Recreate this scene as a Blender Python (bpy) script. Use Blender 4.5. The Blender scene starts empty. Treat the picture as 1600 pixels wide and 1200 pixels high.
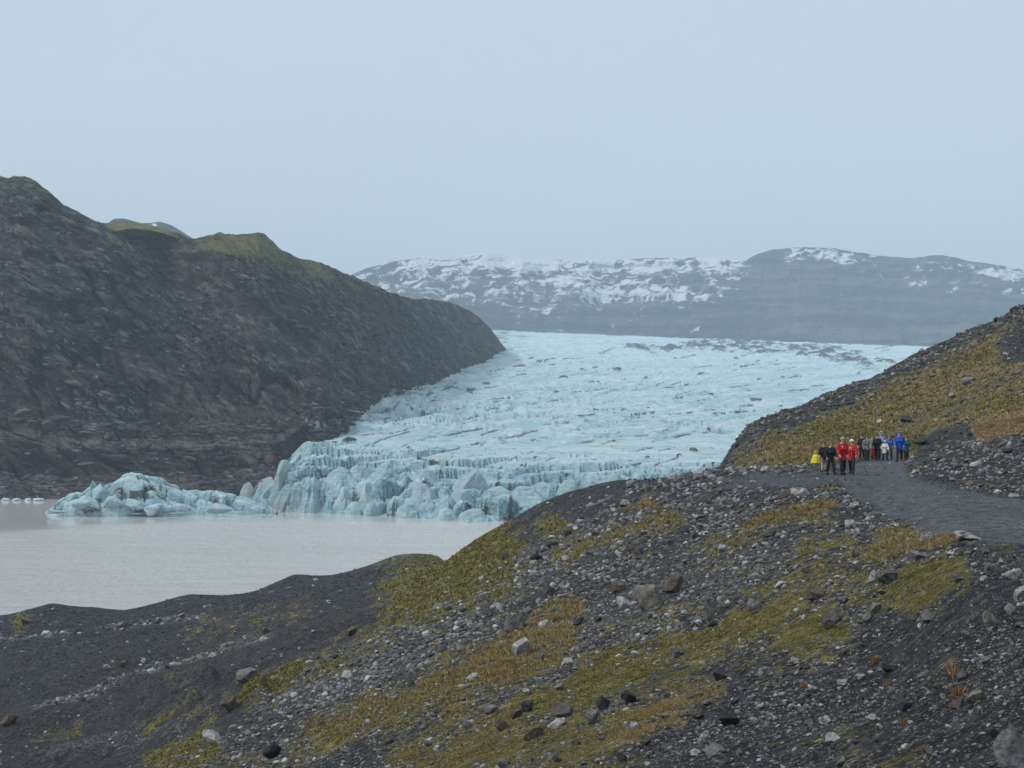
import bpy, math, random
import numpy as np
from mathutils import Vector, Matrix, Euler

random.seed(7); RNG = np.random.default_rng(7)
scene = bpy.context.scene
COL = scene.collection

# ------------------------------------------------------------------ camera
F = 2400.0          # focal length in pixels of the 1600 px wide photograph
HZ = 650.0          # pixel row of the eye level
LAKE = -32.0        # water surface below the eye
cam_d = bpy.data.cameras.new('camera'); cam = bpy.data.objects.new('camera', cam_d); COL.objects.link(cam)
cam_d.sensor_fit = 'HORIZONTAL'; cam_d.sensor_width = 36.0; cam_d.lens = 36.0 * F / 1600.0
cam.location = (0, 0, 0)
cam.rotation_euler = (math.radians(90), 0, 0)
cam_d.shift_y = (HZ - 600.0) / 1600.0
cam_d.clip_start = 0.1; cam_d.clip_end = 40000
scene.camera = cam

# ------------------------------------------------------------------ world, sun, exposure
SUN_EL, SUN_AZ = math.radians(44), math.radians(-104)    # azimuth from +Y, negative is left
world = bpy.data.worlds.new('World'); scene.world = world; world.use_nodes = True
wn = world.node_tree; wn.nodes.clear()
w_out = wn.nodes.new('ShaderNodeOutputWorld'); w_bg = wn.nodes.new('ShaderNodeBackground')
w_sky = wn.nodes.new('ShaderNodeTexSky'); w_sky.sky_type = 'NISHITA'; w_sky.sun_disc = False
w_sky.sun_elevation = SUN_EL; w_sky.sun_rotation = SUN_AZ % (2 * math.pi)
w_tc = wn.nodes.new('ShaderNodeTexCoord'); w_map = wn.nodes.new('ShaderNodeMapping')
w_map.inputs['Scale'].default_value = (1.2, 1.2, 3.5)
w_noise = wn.nodes.new('ShaderNodeTexNoise'); w_noise.inputs['Scale'].default_value = 1.6; w_noise.inputs['Detail'].default_value = 4
w_ramp = wn.nodes.new('ShaderNodeValToRGB')              # even stratus deck, slightly mottled
w_ramp.color_ramp.elements[0].position = 0.3; w_ramp.color_ramp.elements[0].color = (0.62, 0.74, 0.868, 1)
w_ramp.color_ramp.elements[1].position = 0.7; w_ramp.color_ramp.elements[1].color = (0.675, 0.785, 0.895, 1)
w_mul = wn.nodes.new('ShaderNodeVectorMath'); w_mul.operation = 'SCALE'; w_mul.inputs['Scale'].default_value = 6.6
w_mix = wn.nodes.new('ShaderNodeMix'); w_mix.data_type = 'RGBA'; w_mix.inputs['Factor'].default_value = 0.93
wl = wn.links.new
wl(w_tc.outputs['Generated'], w_map.inputs['Vector']); wl(w_map.outputs['Vector'], w_noise.inputs['Vector'])
wl(w_noise.outputs['Fac'], w_ramp.inputs['Fac']); wl(w_ramp.outputs['Color'], w_mul.inputs[0])
wl(w_sky.outputs['Color'], w_mix.inputs[6]); wl(w_mul.outputs['Vector'], w_mix.inputs[7])
wl(w_mix.outputs[2], w_bg.inputs['Color']); w_bg.inputs['Strength'].default_value = 0.1
wl(w_bg.outputs['Background'], w_out.inputs['Surface'])
sun_d = bpy.data.lights.new('sun', 'SUN'); sun_d.energy = 1.5; sun_d.angle = math.radians(10); sun_d.color = (1.0, 0.95, 0.88)
sun = bpy.data.objects.new('sun', sun_d); COL.objects.link(sun)
_sd = Vector((math.sin(SUN_AZ) * math.cos(SUN_EL), math.cos(SUN_AZ) * math.cos(SUN_EL), math.sin(SUN_EL)))
sun.rotation_euler = _sd.to_track_quat('Z', 'Y').to_euler()
scene.view_settings.view_transform = 'Standard'; scene.view_settings.look = 'None'
scene.view_settings.exposure = 0.51; scene.view_settings.gamma = 1.0; scene.view_settings.use_curve_mapping = False
scene.cycles.max_bounces = 6; scene.cycles.volume_bounces = 1; scene.cycles.diffuse_bounces = 3
scene.cycles.use_denoising = True

# ------------------------------------------------------------------ numpy noise
def _hash(ix, iy, seed):
    h = (ix.astype(np.int64) * 374761393 + iy.astype(np.int64) * 668265263 + seed * 1442695041) & 0xffffffff
    h = ((h ^ (h >> 13)) * 1274126177) & 0xffffffff
    h = ((h ^ (h >> 16)) * 2246822519) & 0xffffffff
    return ((h ^ (h >> 15)) & 0xffffff) / float(0x1000000)
def perlin(x, y, seed=0):
    xi = np.floor(x); yi = np.floor(y); fx = x - xi; fy = y - yi
    u = fx * fx * fx * (fx * (fx * 6 - 15) + 10); v = fy * fy * fy * (fy * (fy * 6 - 15) + 10)
    def g(dx, dy):
        a = _hash(xi + dx, yi + dy, seed) * 2 * np.pi
        return np.cos(a) * (fx - dx) + np.sin(a) * (fy - dy)
    a = g(0, 0) * (1 - u) + g(1, 0) * u; b = g(0, 1) * (1 - u) + g(1, 1) * u
    return (a * (1 - v) + b * v) * 1.45
def fbm(x, y, oct=4, seed=0, gain=0.5):
    s = 0; a = 1.0; t = 0
    for i in range(oct):
        s = s + a * perlin(x * 2**i + 17.3 * i, y * 2**i - 9.1 * i, seed + i); t += a; a *= gain
    return s / t
def ridged(x, y, oct=4, seed=0, gain=0.5):
    s = 0; a = 1.0; t = 0
    for i in range(oct):
        s = s + a * (1 - np.abs(perlin(x * 2**i + 5.7 * i, y * 2**i + 3.1 * i, seed + i)) * 1.6); t += a; a *= gain
    return s / t
def worley(x, y, seed=0):
    xi = np.floor(x); yi = np.floor(y)
    f1 = np.full(x.shape, 9.0); f2 = np.full(x.shape, 9.0)
    cr = np.zeros(x.shape); cx = np.zeros(x.shape); cy = np.zeros(x.shape); cr2 = np.zeros(x.shape)
    for dx in (-1, 0, 1):
        for dy in (-1, 0, 1):
            px = xi + dx + 0.5 + 0.9 * (_hash(xi + dx, yi + dy, seed) - 0.5)
            py = yi + dy + 0.5 + 0.9 * (_hash(xi + dx, yi + dy, seed + 11) - 0.5)
            d = np.hypot(px - x, py - y)
            n = d < f1
            f2 = np.where(n, f1, np.minimum(f2, d)); f1 = np.where(n, d, f1)
            cx = np.where(n, x - px, cx); cy = np.where(n, y - py, cy)
            cr = np.where(n, _hash(xi + dx, yi + dy, seed + 23), cr)
            cr2 = np.where(n, _hash(xi + dx, yi + dy, seed + 37), cr2)
    return f1, f2, cr, cr2, cx, cy
def sstep(a, b, x):
    t = np.clip((x - a) / (b - a), 0, 1); return t * t * (3 - 2 * t)
def capsule(u, v, u0, v0, u1, v1):
    du, dv = u1 - u0, v1 - v0; L = du * du + dv * dv + 1e-9
    t = np.clip(((u - u0) * du + (v - v0) * dv) / L, 0, 1)
    return np.hypot(u - u0 - t * du, v - v0 - t * dv)
def polyline(u, v, pts):
    d = np.full(np.shape(u), 1e9)
    for a, b in zip(pts[:-1], pts[1:]):
        d = np.minimum(d, capsule(u, v, *a, *b))
    return d
def to_px(x, y, z):
    return 800 + F * x / y, HZ - F * z / y
def at(u, v, D):
    return np.stack([(u - 800) / F * D, D + 0 * u, (HZ - v) / F * D], -1)

# ------------------------------------------------------------------ object helpers
def tag(o, label=None, cat=None, group=None, kind=None):
    if label: o['label'] = label
    if cat: o['category'] = cat
    if group: o['group'] = group
    if kind: o['kind'] = kind
    return o
def link(name, me, mats=None, parent=None):
    o = bpy.data.objects.new(name, me); COL.objects.link(o)
    if mats is not None and len(me.materials) == 0:
        me.materials.append(mats)
    if parent is not None: o.parent = parent
    return o
def empty(name, loc, rz=0.0):
    o = bpy.data.objects.new(name, None); COL.objects.link(o); o.location = loc; o.rotation_euler = (0, 0, rz)
    o.empty_display_size = 0.2
    return o
def raw_mesh(name, verts, faces, smooth=True):
    """verts (n,3), faces (m,k) all of one size"""
    me = bpy.data.meshes.new(name); verts = np.asarray(verts, np.float32); faces = np.asarray(faces, np.int32)
    k = faces.shape[1]
    me.vertices.add(len(verts)); me.vertices.foreach_set('co', verts.ravel())
    me.loops.add(faces.size); me.loops.foreach_set('vertex_index', faces.ravel())
    me.polygons.add(len(faces)); me.polygons.foreach_set('loop_start', np.arange(0, faces.size, k, dtype=np.int32))
    me.polygons.foreach_set('loop_total', np.full(len(faces), k, np.int32))
    me.polygons.foreach_set('use_smooth', np.full(len(faces), smooth, bool))
    me.update(calc_edges=True); me.validate()
    return me
def add_attr(me, name, arr):
    a = me.attributes.new(name, 'FLOAT', 'POINT'); a.data.foreach_set('value', np.ascontiguousarray(arr, np.float32).ravel())
def add_col(me, name, arr):
    a = me.attributes.new(name, 'FLOAT_COLOR', 'POINT')
    c = np.ones((len(arr), 4), np.float32); c[:, :3] = arr; a.data.foreach_set('color', c.ravel())
def sheet(name, X, Y, Z, attrs=None, mat=None, smooth=True, flip=False):
    r, c = X.shape
    idx = np.arange(r * c).reshape(r, c)
    f = np.stack([idx[:-1, :-1], idx[:-1, 1:], idx[1:, 1:], idx[1:, :-1]], -1).reshape(-1, 4)
    if flip: f = f[:, ::-1]
    me = raw_mesh(name, np.stack([X, Y, Z], -1).reshape(-1, 3), f, smooth)
    for k, a in (attrs or {}).items(): add_attr(me, k, a)
    return link(name, me, mat)

# ------------------------------------------------------------------ material helpers
class M:
    def __init__(s, name):
        s.m = bpy.data.materials.new(name); s.m.use_nodes = True; s.t = s.m.node_tree; s.t.nodes.clear()
        s.out = s.t.nodes.new('ShaderNodeOutputMaterial'); s.b = s.n('ShaderNodeBsdfPrincipled')
        s.t.links.new(s.b.outputs[0], s.out.inputs['Surface'])
    def n(s, typ, ins=None, **props):
        nd = s.t.nodes.new(typ)
        for k, v in props.items(): setattr(nd, k, v)
        for k, v in (ins or {}).items(): s.put(nd.inputs[k], v)
        return nd
    def put(s, sock, v):
        if isinstance(v, bpy.types.NodeSocket): s.t.links.new(v, sock)
        else: sock.default_value = v
    def pos(s, scale=(1, 1, 1), rot=(0, 0, 0), obj=False):
        g = s.n('ShaderNodeTexCoord').outputs['Object'] if obj else s.n('ShaderNodeNewGeometry').outputs['Position']
        g = s.n('ShaderNodeMapping', {'Vector': g, 'Rotation': rot}).outputs[0]
        return s.n('ShaderNodeMapping', {'Vector': g, 'Scale': scale}).outputs[0]
    def noise(s, vec, scale, detail=4, rough=0.55, dist=0.0):
        return s.n('ShaderNodeTexNoise', {'Vector': vec, 'Scale': scale, 'Detail': detail, 'Roughness': rough, 'Distortion': dist}).outputs['Fac']
    def voro(s, vec, scale, feature='F1'):
        return s.n('ShaderNodeTexVoronoi', {'Vector': vec, 'Scale': scale}, feature=feature)
    def attr(s, name):
        return s.n('ShaderNodeAttribute', attribute_name=name).outputs['Fac']
    def acol(s, name):
        return s.n('ShaderNodeAttribute', attribute_name=name).outputs['Color']
    def ramp(s, fac, *stops, interp='LINEAR'):
        r = s.n('ShaderNodeValToRGB', {'Fac': fac}); cr = r.color_ramp; cr.interpolation = interp
        while len(cr.elements) < len(stops): cr.elements.new(0.5)
        for e, (p, c) in zip(cr.elements, stops):
            e.position = p; e.color = (c, c, c, 1) if isinstance(c, (int, float)) else (*c, 1)
        return r.outputs['Color']
    def mix(s, fac, a, b, blend='MIX'):
        n = s.n('ShaderNodeMix', data_type='RGBA', blend_type=blend)
        s.put(n.inputs[0], fac)
        for i, v in ((6, a), (7, b)):
            s.put(n.inputs[i], v if isinstance(v, bpy.types.NodeSocket) else (*v, 1))
        return n.outputs[2]
    def math(s, op, a, b=0.0, clamp=False):
        n = s.n('ShaderNodeMath', operation=op, use_clamp=clamp); s.put(n.inputs[0], a); s.put(n.inputs[1], b); return n.outputs[0]
    def bump(s, h, strength=0.5, dist=0.1, normal=None):
        n = s.n('ShaderNodeBump', {'Height': h, 'Strength': strength, 'Distance': dist})
        if normal is not None: s.put(n.inputs['Normal'], normal)
        return n.outputs[0]
    def set(s, **kw):
        for k, v in kw.items():
            k = k.replace('_', ' ')
            if k == 'Base Color' and isinstance(v, tuple): v = (*v, 1)
            s.put(s.b.inputs[k], v)
        return s.m
def smin(m, *a):  # chain multiply of scalars
    r = a[0]
    for x in a[1:]: r = m.math('MULTIPLY', r, x)
    return r

# ground of the near hillside: gravel, path, moss, withered grass
def mat_ground():
    m = M('hillside_ground'); p = m.pos()
    big = m.noise(p, 0.12, 4); mid = m.noise(p, 1.1, 5); fine = m.noise(p, 9.0, 5, 0.65)
    multi = m.ramp(m.noise(p, 0.9, 10, 0.82), (0.4, 0.0), (0.6, 1.0)); wide = m.ramp(m.noise(m.pos((0.5, 1, 1)), 0.28, 9, 0.78), (0.4, 0.0), (0.6, 1.0))
    v1 = m.voro(p, 6.0); v2 = m.voro(p, 19.0); v3 = m.voro(p, 2.2)
    sep = lambda v, k: m.n('ShaderNodeSeparateColor', {'Color': v.outputs['Color']}).outputs[k]
    c1, c2, c3 = sep(v1, 0), sep(v2, 1), sep(v3, 2)
    add = lambda *a: a[0] if len(a) == 1 else m.math('ADD', a[0], add(*a[1:]))
    mul = lambda x, k: m.math('MULTIPLY', x, k)
    grain = add(mul(c1, .34), mul(c2, .36), mul(multi, .14), mul(wide, .08), mul(c3, .08))
    grav = m.ramp(grain, (0.3, (0.004, 0.0043, 0.0055)), (0.46, (0.016, 0.017, 0.02)), (0.57, (0.036, 0.0375, 0.042)), (0.7, (0.072, 0.0735, 0.078)), (0.85, (0.16, 0.158, 0.155)))
    grav = m.mix(m.ramp(big, (0.42, 0.0), (0.62, 0.55)), grav, m.mix(0.5, grav, (0.05, 0.043, 0.04)))
    path = m.ramp(grain, (0.25, (0.018, 0.019, 0.021)), (0.5, (0.06, 0.0625, 0.067)), (0.75, (0.13, 0.134, 0.14)))
    grav = m.mix(m.attr('path'), grav, path)
    pale = m.ramp(grain, (0.28, (0.025, 0.025, 0.027)), (0.5, (0.09, 0.089, 0.088)), (0.75, (0.26, 0.255, 0.245)), (0.9, (0.42, 0.41, 0.4)))
    grav = m.mix(m.attr('pale'), grav, pale)
    vg = m.ramp(add(mul(mid, .3), mul(fine, .35), mul(m.noise(p, 2.6, 9, .78), .35)), (0.4, 0.0), (0.6, 1.0))
    moss = m.ramp(vg, (0.0, (0.022, 0.021, 0.005)), (0.4, (0.085, 0.077, 0.016)), (0.75, (0.2, 0.172, 0.045)), (1.0, (0.31, 0.265, 0.09)))
    rust = m.ramp(vg, (0.0, (0.05, 0.034, 0.014)), (0.45, (0.16, 0.11, 0.045)), (0.8, (0.31, 0.22, 0.11)), (1.0, (0.44, 0.34, 0.2)))
    veg = m.mix(m.attr('rust'), moss, rust)
    brk = m.math('ADD', m.attr('moss'), mul(m.math('SUBTRACT', add(mul(m.noise(p, 2.4, 8, 0.74), 0.6), mul(fine, 0.4)), 0.5), 3.6))
    col = m.mix(m.ramp(brk, (0.36, 0.0), (0.5, 1.0)), grav, veg)
    hgt = add(mul(v1.outputs['Distance'], -1.0), mul(v2.outputs['Distance'], -0.5), mul(v3.outputs['Distance'], -.8), mul(fine, 0.8), mul(multi, .8))
    return m.set(Base_Color=col, Roughness=0.9, Normal=m.bump(hgt, m.math('SUBTRACT', .9, m.math('MULTIPLY', m.attr('path'), .7)), 0.06), Specular_IOR_Level=0.25)

def mat_stone(name='stone', obj=False, tint=None):
    m = M(name); p = m.pos(obj=obj)
    base = m.acol('tint') if tint is None else None
    if base is None:
        base = m.n('ShaderNodeObjectInfo').outputs['Color']
    n1 = m.noise(p, 6.0, 8, 0.72); n2 = m.noise(p, 26.0, 4, 0.7)
    sh = m.ramp(m.math('ADD', m.math('MULTIPLY', n1, 0.6), m.math('MULTIPLY', n2, 0.4)), (0.38, 0.35), (0.5, 0.95), (0.62, 1.6))
    col = m.mix(1.0, base, sh, 'MULTIPLY')
    lich = m.ramp(m.noise(p, 2.3, 5, 0.6), (0.6, 0.0), (0.72, 0.5))
    col = m.mix(lich, col, (0.11, 0.095, 0.05))
    return m.set(Base_Color=col, Roughness=0.85, Specular_IOR_Level=0.3, Normal=m.bump(m.math('ADD', n1, m.math('MULTIPLY', n2, 0.5)), 1.0, 0.09))

def mat_blades():
    m = M('grass_blades')
    return m.set(Base_Color=m.acol('tint'), Roughness=0.8, Specular_IOR_Level=0.15)

def mat_rockface():
    m = M('valley_side_rock'); zz = m.n('ShaderNodeSeparateXYZ', {'Vector': m.n('ShaderNodeNewGeometry').outputs['Position']}).outputs[2]
    wall = m.n('ShaderNodeCombineXYZ', {'X': m.attr('along'), 'Y': 0.0, 'Z': zz}).outputs[0]      # metres along the wall, height
    def mp(sc, ang=0.0):
        r = m.n('ShaderNodeMapping', {'Vector': wall, 'Rotation': (0, math.radians(-ang), 0)}).outputs[0]
        return m.n('ShaderNodeMapping', {'Vector': r, 'Scale': sc}).outputs[0]
    p = wall
    band = m.noise(mp((0.35, 1, 2.6)), 0.055, 7, 0.66, 0.6)     # lava beds
    gully = m.noise(mp((0.4, 1, 1.5), 40), 0.06, 8, 0.7, 0.3)
    fine = m.noise(p, 0.42, 6, 0.7)
    blot = m.noise(p, 0.022, 4, 0.6)
    crisp = m.noise(mp((0.6, 1, 1.5), 36), 0.16, 9, 0.78, 0.25)
    warp = m.n('ShaderNodeVectorMath', {0: m.n('ShaderNodeTexNoise', {'Vector': wall, 'Scale': 0.11, 'Detail': 5.0, 'Roughness': 0.65}).outputs['Color'], 1: (9.0, 0.0, 9.0)}, operation='MULTIPLY').outputs[0]
    wv = m.n('ShaderNodeVectorMath', {0: wall, 1: warp}, operation='ADD').outputs[0]
    def cells(sc, ang, k):
        r = m.n('ShaderNodeMapping', {'Vector': wv, 'Rotation': (0, math.radians(-ang), 0)}).outputs[0]; r = m.n('ShaderNodeMapping', {'Vector': r, 'Scale': sc}).outputs[0]
        return m.n('ShaderNodeSeparateColor', {'Color': m.voro(r, 1.0).outputs['Color']}).outputs[k]
    blocks = m.math('ADD', m.math('MULTIPLY', cells((.05, 1, .16), 38, 0), .5), m.math('MULTIPLY', cells((.17, 1, .42), 30, 1), .5))
    t = m.math('ADD', m.math('MULTIPLY', band, 0.22), m.math('ADD', m.math('MULTIPLY', gully, 0.23), m.math('ADD', m.math('MULTIPLY', crisp, 0.4), m.math('MULTIPLY', blocks, .15))))
    col = m.ramp(t, (0.425, (0.01, 0.01, 0.012)), (0.475, (0.046, 0.042, 0.045)), (0.515, (0.1, 0.087, 0.084)), (0.555, (0.2, 0.175, 0.162)), (0.6, (0.38, 0.335, 0.305)))
    col = m.mix(m.ramp(blot, (0.43, 0.0), (0.62, 0.65)), col, m.mix(0.5, col, (0.085, 0.057, 0.04)))
    col = m.mix(m.math('MULTIPLY', m.attr('rib'), m.ramp(crisp, (0.45, 0.1), (0.53, 0.95))), col, (0.26, 0.235, 0.22))
    nz = m.n('ShaderNodeSeparateXYZ', {'Vector': m.n('ShaderNodeNewGeometry').outputs['Normal']}).outputs[2]
    ledge = m.math('MULTIPLY', m.ramp(nz, (0.72, 0.0), (0.9, 1.0)), m.ramp(crisp, (0.46, 0.0), (0.58, 1.0)))
    col = m.mix(m.math('MULTIPLY', ledge, m.attr('pale')), col, (0.27, 0.235, 0.205))
    grass = m.ramp(m.math('ADD', m.math('MULTIPLY', fine, 0.5), m.math('MULTIPLY', band, 0.5)), (0.42, (0.13, 0.118, 0.05)), (0.5, (0.29, 0.272, 0.115)), (0.6, (0.42, 0.39, 0.2)))
    g = m.math('ADD', m.attr('grass'), m.math('MULTIPLY', m.math('SUBTRACT', m.math('ADD', m.math('MULTIPLY', fine, 0.4), m.math('MULTIPLY', band, 0.6)), 0.5), 2.2))
    col = m.mix(m.ramp(g, (0.42, 0.0), (0.62, 1.0)), col, grass)
    brown = m.ramp(fine, (0.4, (0.05, 0.04, 0.026)), (0.6, (0.17, 0.13, 0.08)))
    col = m.mix(m.math('MULTIPLY', m.attr('brown'), m.ramp(gully, (0.38, 0.0), (0.6, 1.0))), col, brown)
    ice = m.math('ADD', m.attr('ice'), m.math('MULTIPLY', m.math('SUBTRACT', gully, 0.5), 3.2))
    col = m.mix(m.ramp(ice, (0.92, 0.0), (1.1, 0.7)), col, (0.62, 0.7, 0.74))
    h = m.math('ADD', m.math('MULTIPLY', fine, 1.0), m.math('MULTIPLY', gully, 2.2))
    h = m.math('ADD', h, m.math('ADD', m.math('MULTIPLY', band, 2.0), m.math('MULTIPLY', crisp, 3.0)))
    return m.set(Base_Color=col, Roughness=0.92, Specular_IOR_Level=0.2, Normal=m.bump(h, 1.0, 7.0))

def mat_far():
    m = M('snow_streaked_mountain'); p = m.pos()
    d1 = m.noise(m.pos((.6, 1, 1.6), (0, math.radians(30), 0)), 0.011, 9, 0.72, 0.8)
    d2 = m.noise(m.pos((1.0, 1.0, 0.5)), 0.03, 8, 0.75, 0.5)
    strat = m.noise(m.pos((0.25, 0.25, 3.0)), 0.012, 6, 0.6)
    rock = m.ramp(m.math('ADD', m.math('MULTIPLY', strat, 0.6), m.math('MULTIPLY', d2, 0.4)), (0.42, (0.006, 0.007, 0.01)), (0.5, (0.03, 0.03, 0.033)), (0.58, (0.11, 0.104, 0.098)))
    s = m.math('ADD', m.attr('snow'), m.math('MULTIPLY', m.math('SUBTRACT', m.math('ADD', m.math('MULTIPLY', d1, 0.5), m.math('MULTIPLY', d2, 0.5)), 0.5), 5.5))
    col = m.mix(m.ramp(s, (0.74, 0.0), (0.83, 1.0)), rock, (0.8, 0.83, 0.87))
    return m.set(Base_Color=col, Roughness=0.9, Specular_IOR_Level=0.2, Normal=m.bump(m.math('ADD', strat, d2), 1.0, 14.0))

def mat_ice(name='glacier_ice', sc=1.0):
    m = M(name); p = m.pos()
    fine = m.noise(p, 0.55 * sc, 6, 0.65); mid = m.noise(m.pos((0.45, 1.0, 1.0), (0, 0, math.radians(12))), 0.16 * sc, 6, 0.62, 0.5)
    grain = m.noise(m.pos((0.35, 1.1, 1.1), (0, 0, math.radians(-10))), 1.1 * sc, 4, 0.7)
    crisp = m.noise(m.pos((0.4, 1.0, 1.2), (0, 0, math.radians(14))), 0.09 * sc, 10, 0.78, 0.9)
    t = m.math('ADD', m.math('MULTIPLY', mid, 0.3), m.math('ADD', m.math('MULTIPLY', fine, 0.2), m.math('MULTIPLY', crisp, 0.5)))
    ice = m.ramp(t, (0.40, (0.29, 0.52, 0.62)), (0.45, (0.56, 0.81, 0.875)), (0.5, (0.71, 0.91, 0.955)), (0.58, (0.85, 0.96, 0.975)))
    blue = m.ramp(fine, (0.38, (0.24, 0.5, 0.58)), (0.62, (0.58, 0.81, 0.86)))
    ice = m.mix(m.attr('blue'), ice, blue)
    grit = m.ramp(fine, (0.4, (0.02, 0.022, 0.025)), (0.6, (0.12, 0.117, 0.11)))
    dd = m.math('ADD', m.attr('dirt'), m.math('MULTIPLY', m.math('SUBTRACT', m.math('ADD', m.math('MULTIPLY', grain, 0.5), m.math('MULTIPLY', crisp, 0.5)), 0.5), 3.2))
    col = m.mix(m.ramp(dd, (0.36, 0.0), (0.66, 0.92)), ice, grit)
    silt = m.math('MULTIPLY', m.attr('silt'), m.ramp(mid, (0.35, 0.1), (0.65, 0.9)))
    col = m.mix(silt, col, (0.3, 0.315, 0.305))
    nb = m.bump(m.math('ADD', m.math('ADD', mid, m.math('MULTIPLY', crisp, 1.5)), m.math('MULTIPLY', fine, 0.5)), 1.0, 3.0 / sc)
    return m.set(Base_Color=col, Roughness=0.55, Specular_IOR_Level=0.35, Normal=nb)

def mat_water():
    m = M('lagoon_water')
    rip = m.attr('ripple')
    a = m.noise(m.pos((1.0, 0.2, 1.0)), 0.7, 6, 0.7); b = m.noise(m.pos((0.5, 1.0, 1)), 0.1, 4, 0.6)
    h = m.math('ADD', a, m.math('MULTIPLY', b, 1.2))
    st = m.math('ADD', 0.018, m.math('MULTIPLY', rip, 0.95))
    rough = m.math('ADD', 0.09, m.math('MULTIPLY', rip, 0.2))
    col = m.mix(m.noise(m.pos(), 0.02, 3), (0.58, 0.565, 0.535), (0.63, 0.615, 0.585))
    m.b.inputs['IOR'].default_value = 1.33
    return m.set(Base_Color=col, Roughness=rough, Normal=m.bump(h, st, 1.4))

def plain(name, c, rough=0.7, var=0.25, scale=14.0, spec=0.3):
    m = M(name); n = m.noise(m.pos(obj=True), scale, 3)
    col = m.mix(m.ramp(n, (0.3, 0.0), (0.7, 1.0)), tuple(x * (1 - var) for x in c), tuple(min(1, x * (1 + var)) for x in c))
    return m.set(Base_Color=col, Roughness=rough, Specular_IOR_Level=spec)

GROUND, STONE, BOULDER, BLADES = mat_ground(), mat_stone(), mat_stone('boulder_rock', False, 1), mat_blades()
ROCKFACE, FAR, ICE, WATER = mat_rockface(), mat_far(), mat_ice(), mat_water()
BERGICE = mat_ice('iceberg_ice', 1.8)

# ------------------------------------------------------------------ thin-plate surface through control points
class TPS:
    def __init__(s, P, w, reg=1e-4):
        s.P = np.array(P, float); n = len(P); w = np.array(w, float)
        K = s.k(s.P, s.P) + reg * np.eye(n); A = np.zeros((n + 3, n + 3)); A[:n, :n] = K
        A[:n, n] = 1; A[:n, n + 1:] = s.P; A[n:, :n] = A[:n, n:].T
        s.c = np.linalg.solve(A, np.concatenate([w, np.zeros(3)]))
    def k(s, a, b):
        d2 = ((a[:, None, :] - b[None, :, :]) ** 2).sum(-1); return 0.5 * d2 * np.log(d2 + 1e-12)
    def __call__(s, x, y):
        q = np.stack([np.ravel(x), np.ravel(y)], -1); out = np.empty(len(q)); n = len(s.P)
        for i in range(0, len(q), 40000):
            b = q[i:i + 40000]; out[i:i + 40000] = s.k(b, s.P) @ s.c[:n] + s.c[n] + b @ s.c[n + 1:]
        return out.reshape(np.shape(x))

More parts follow.
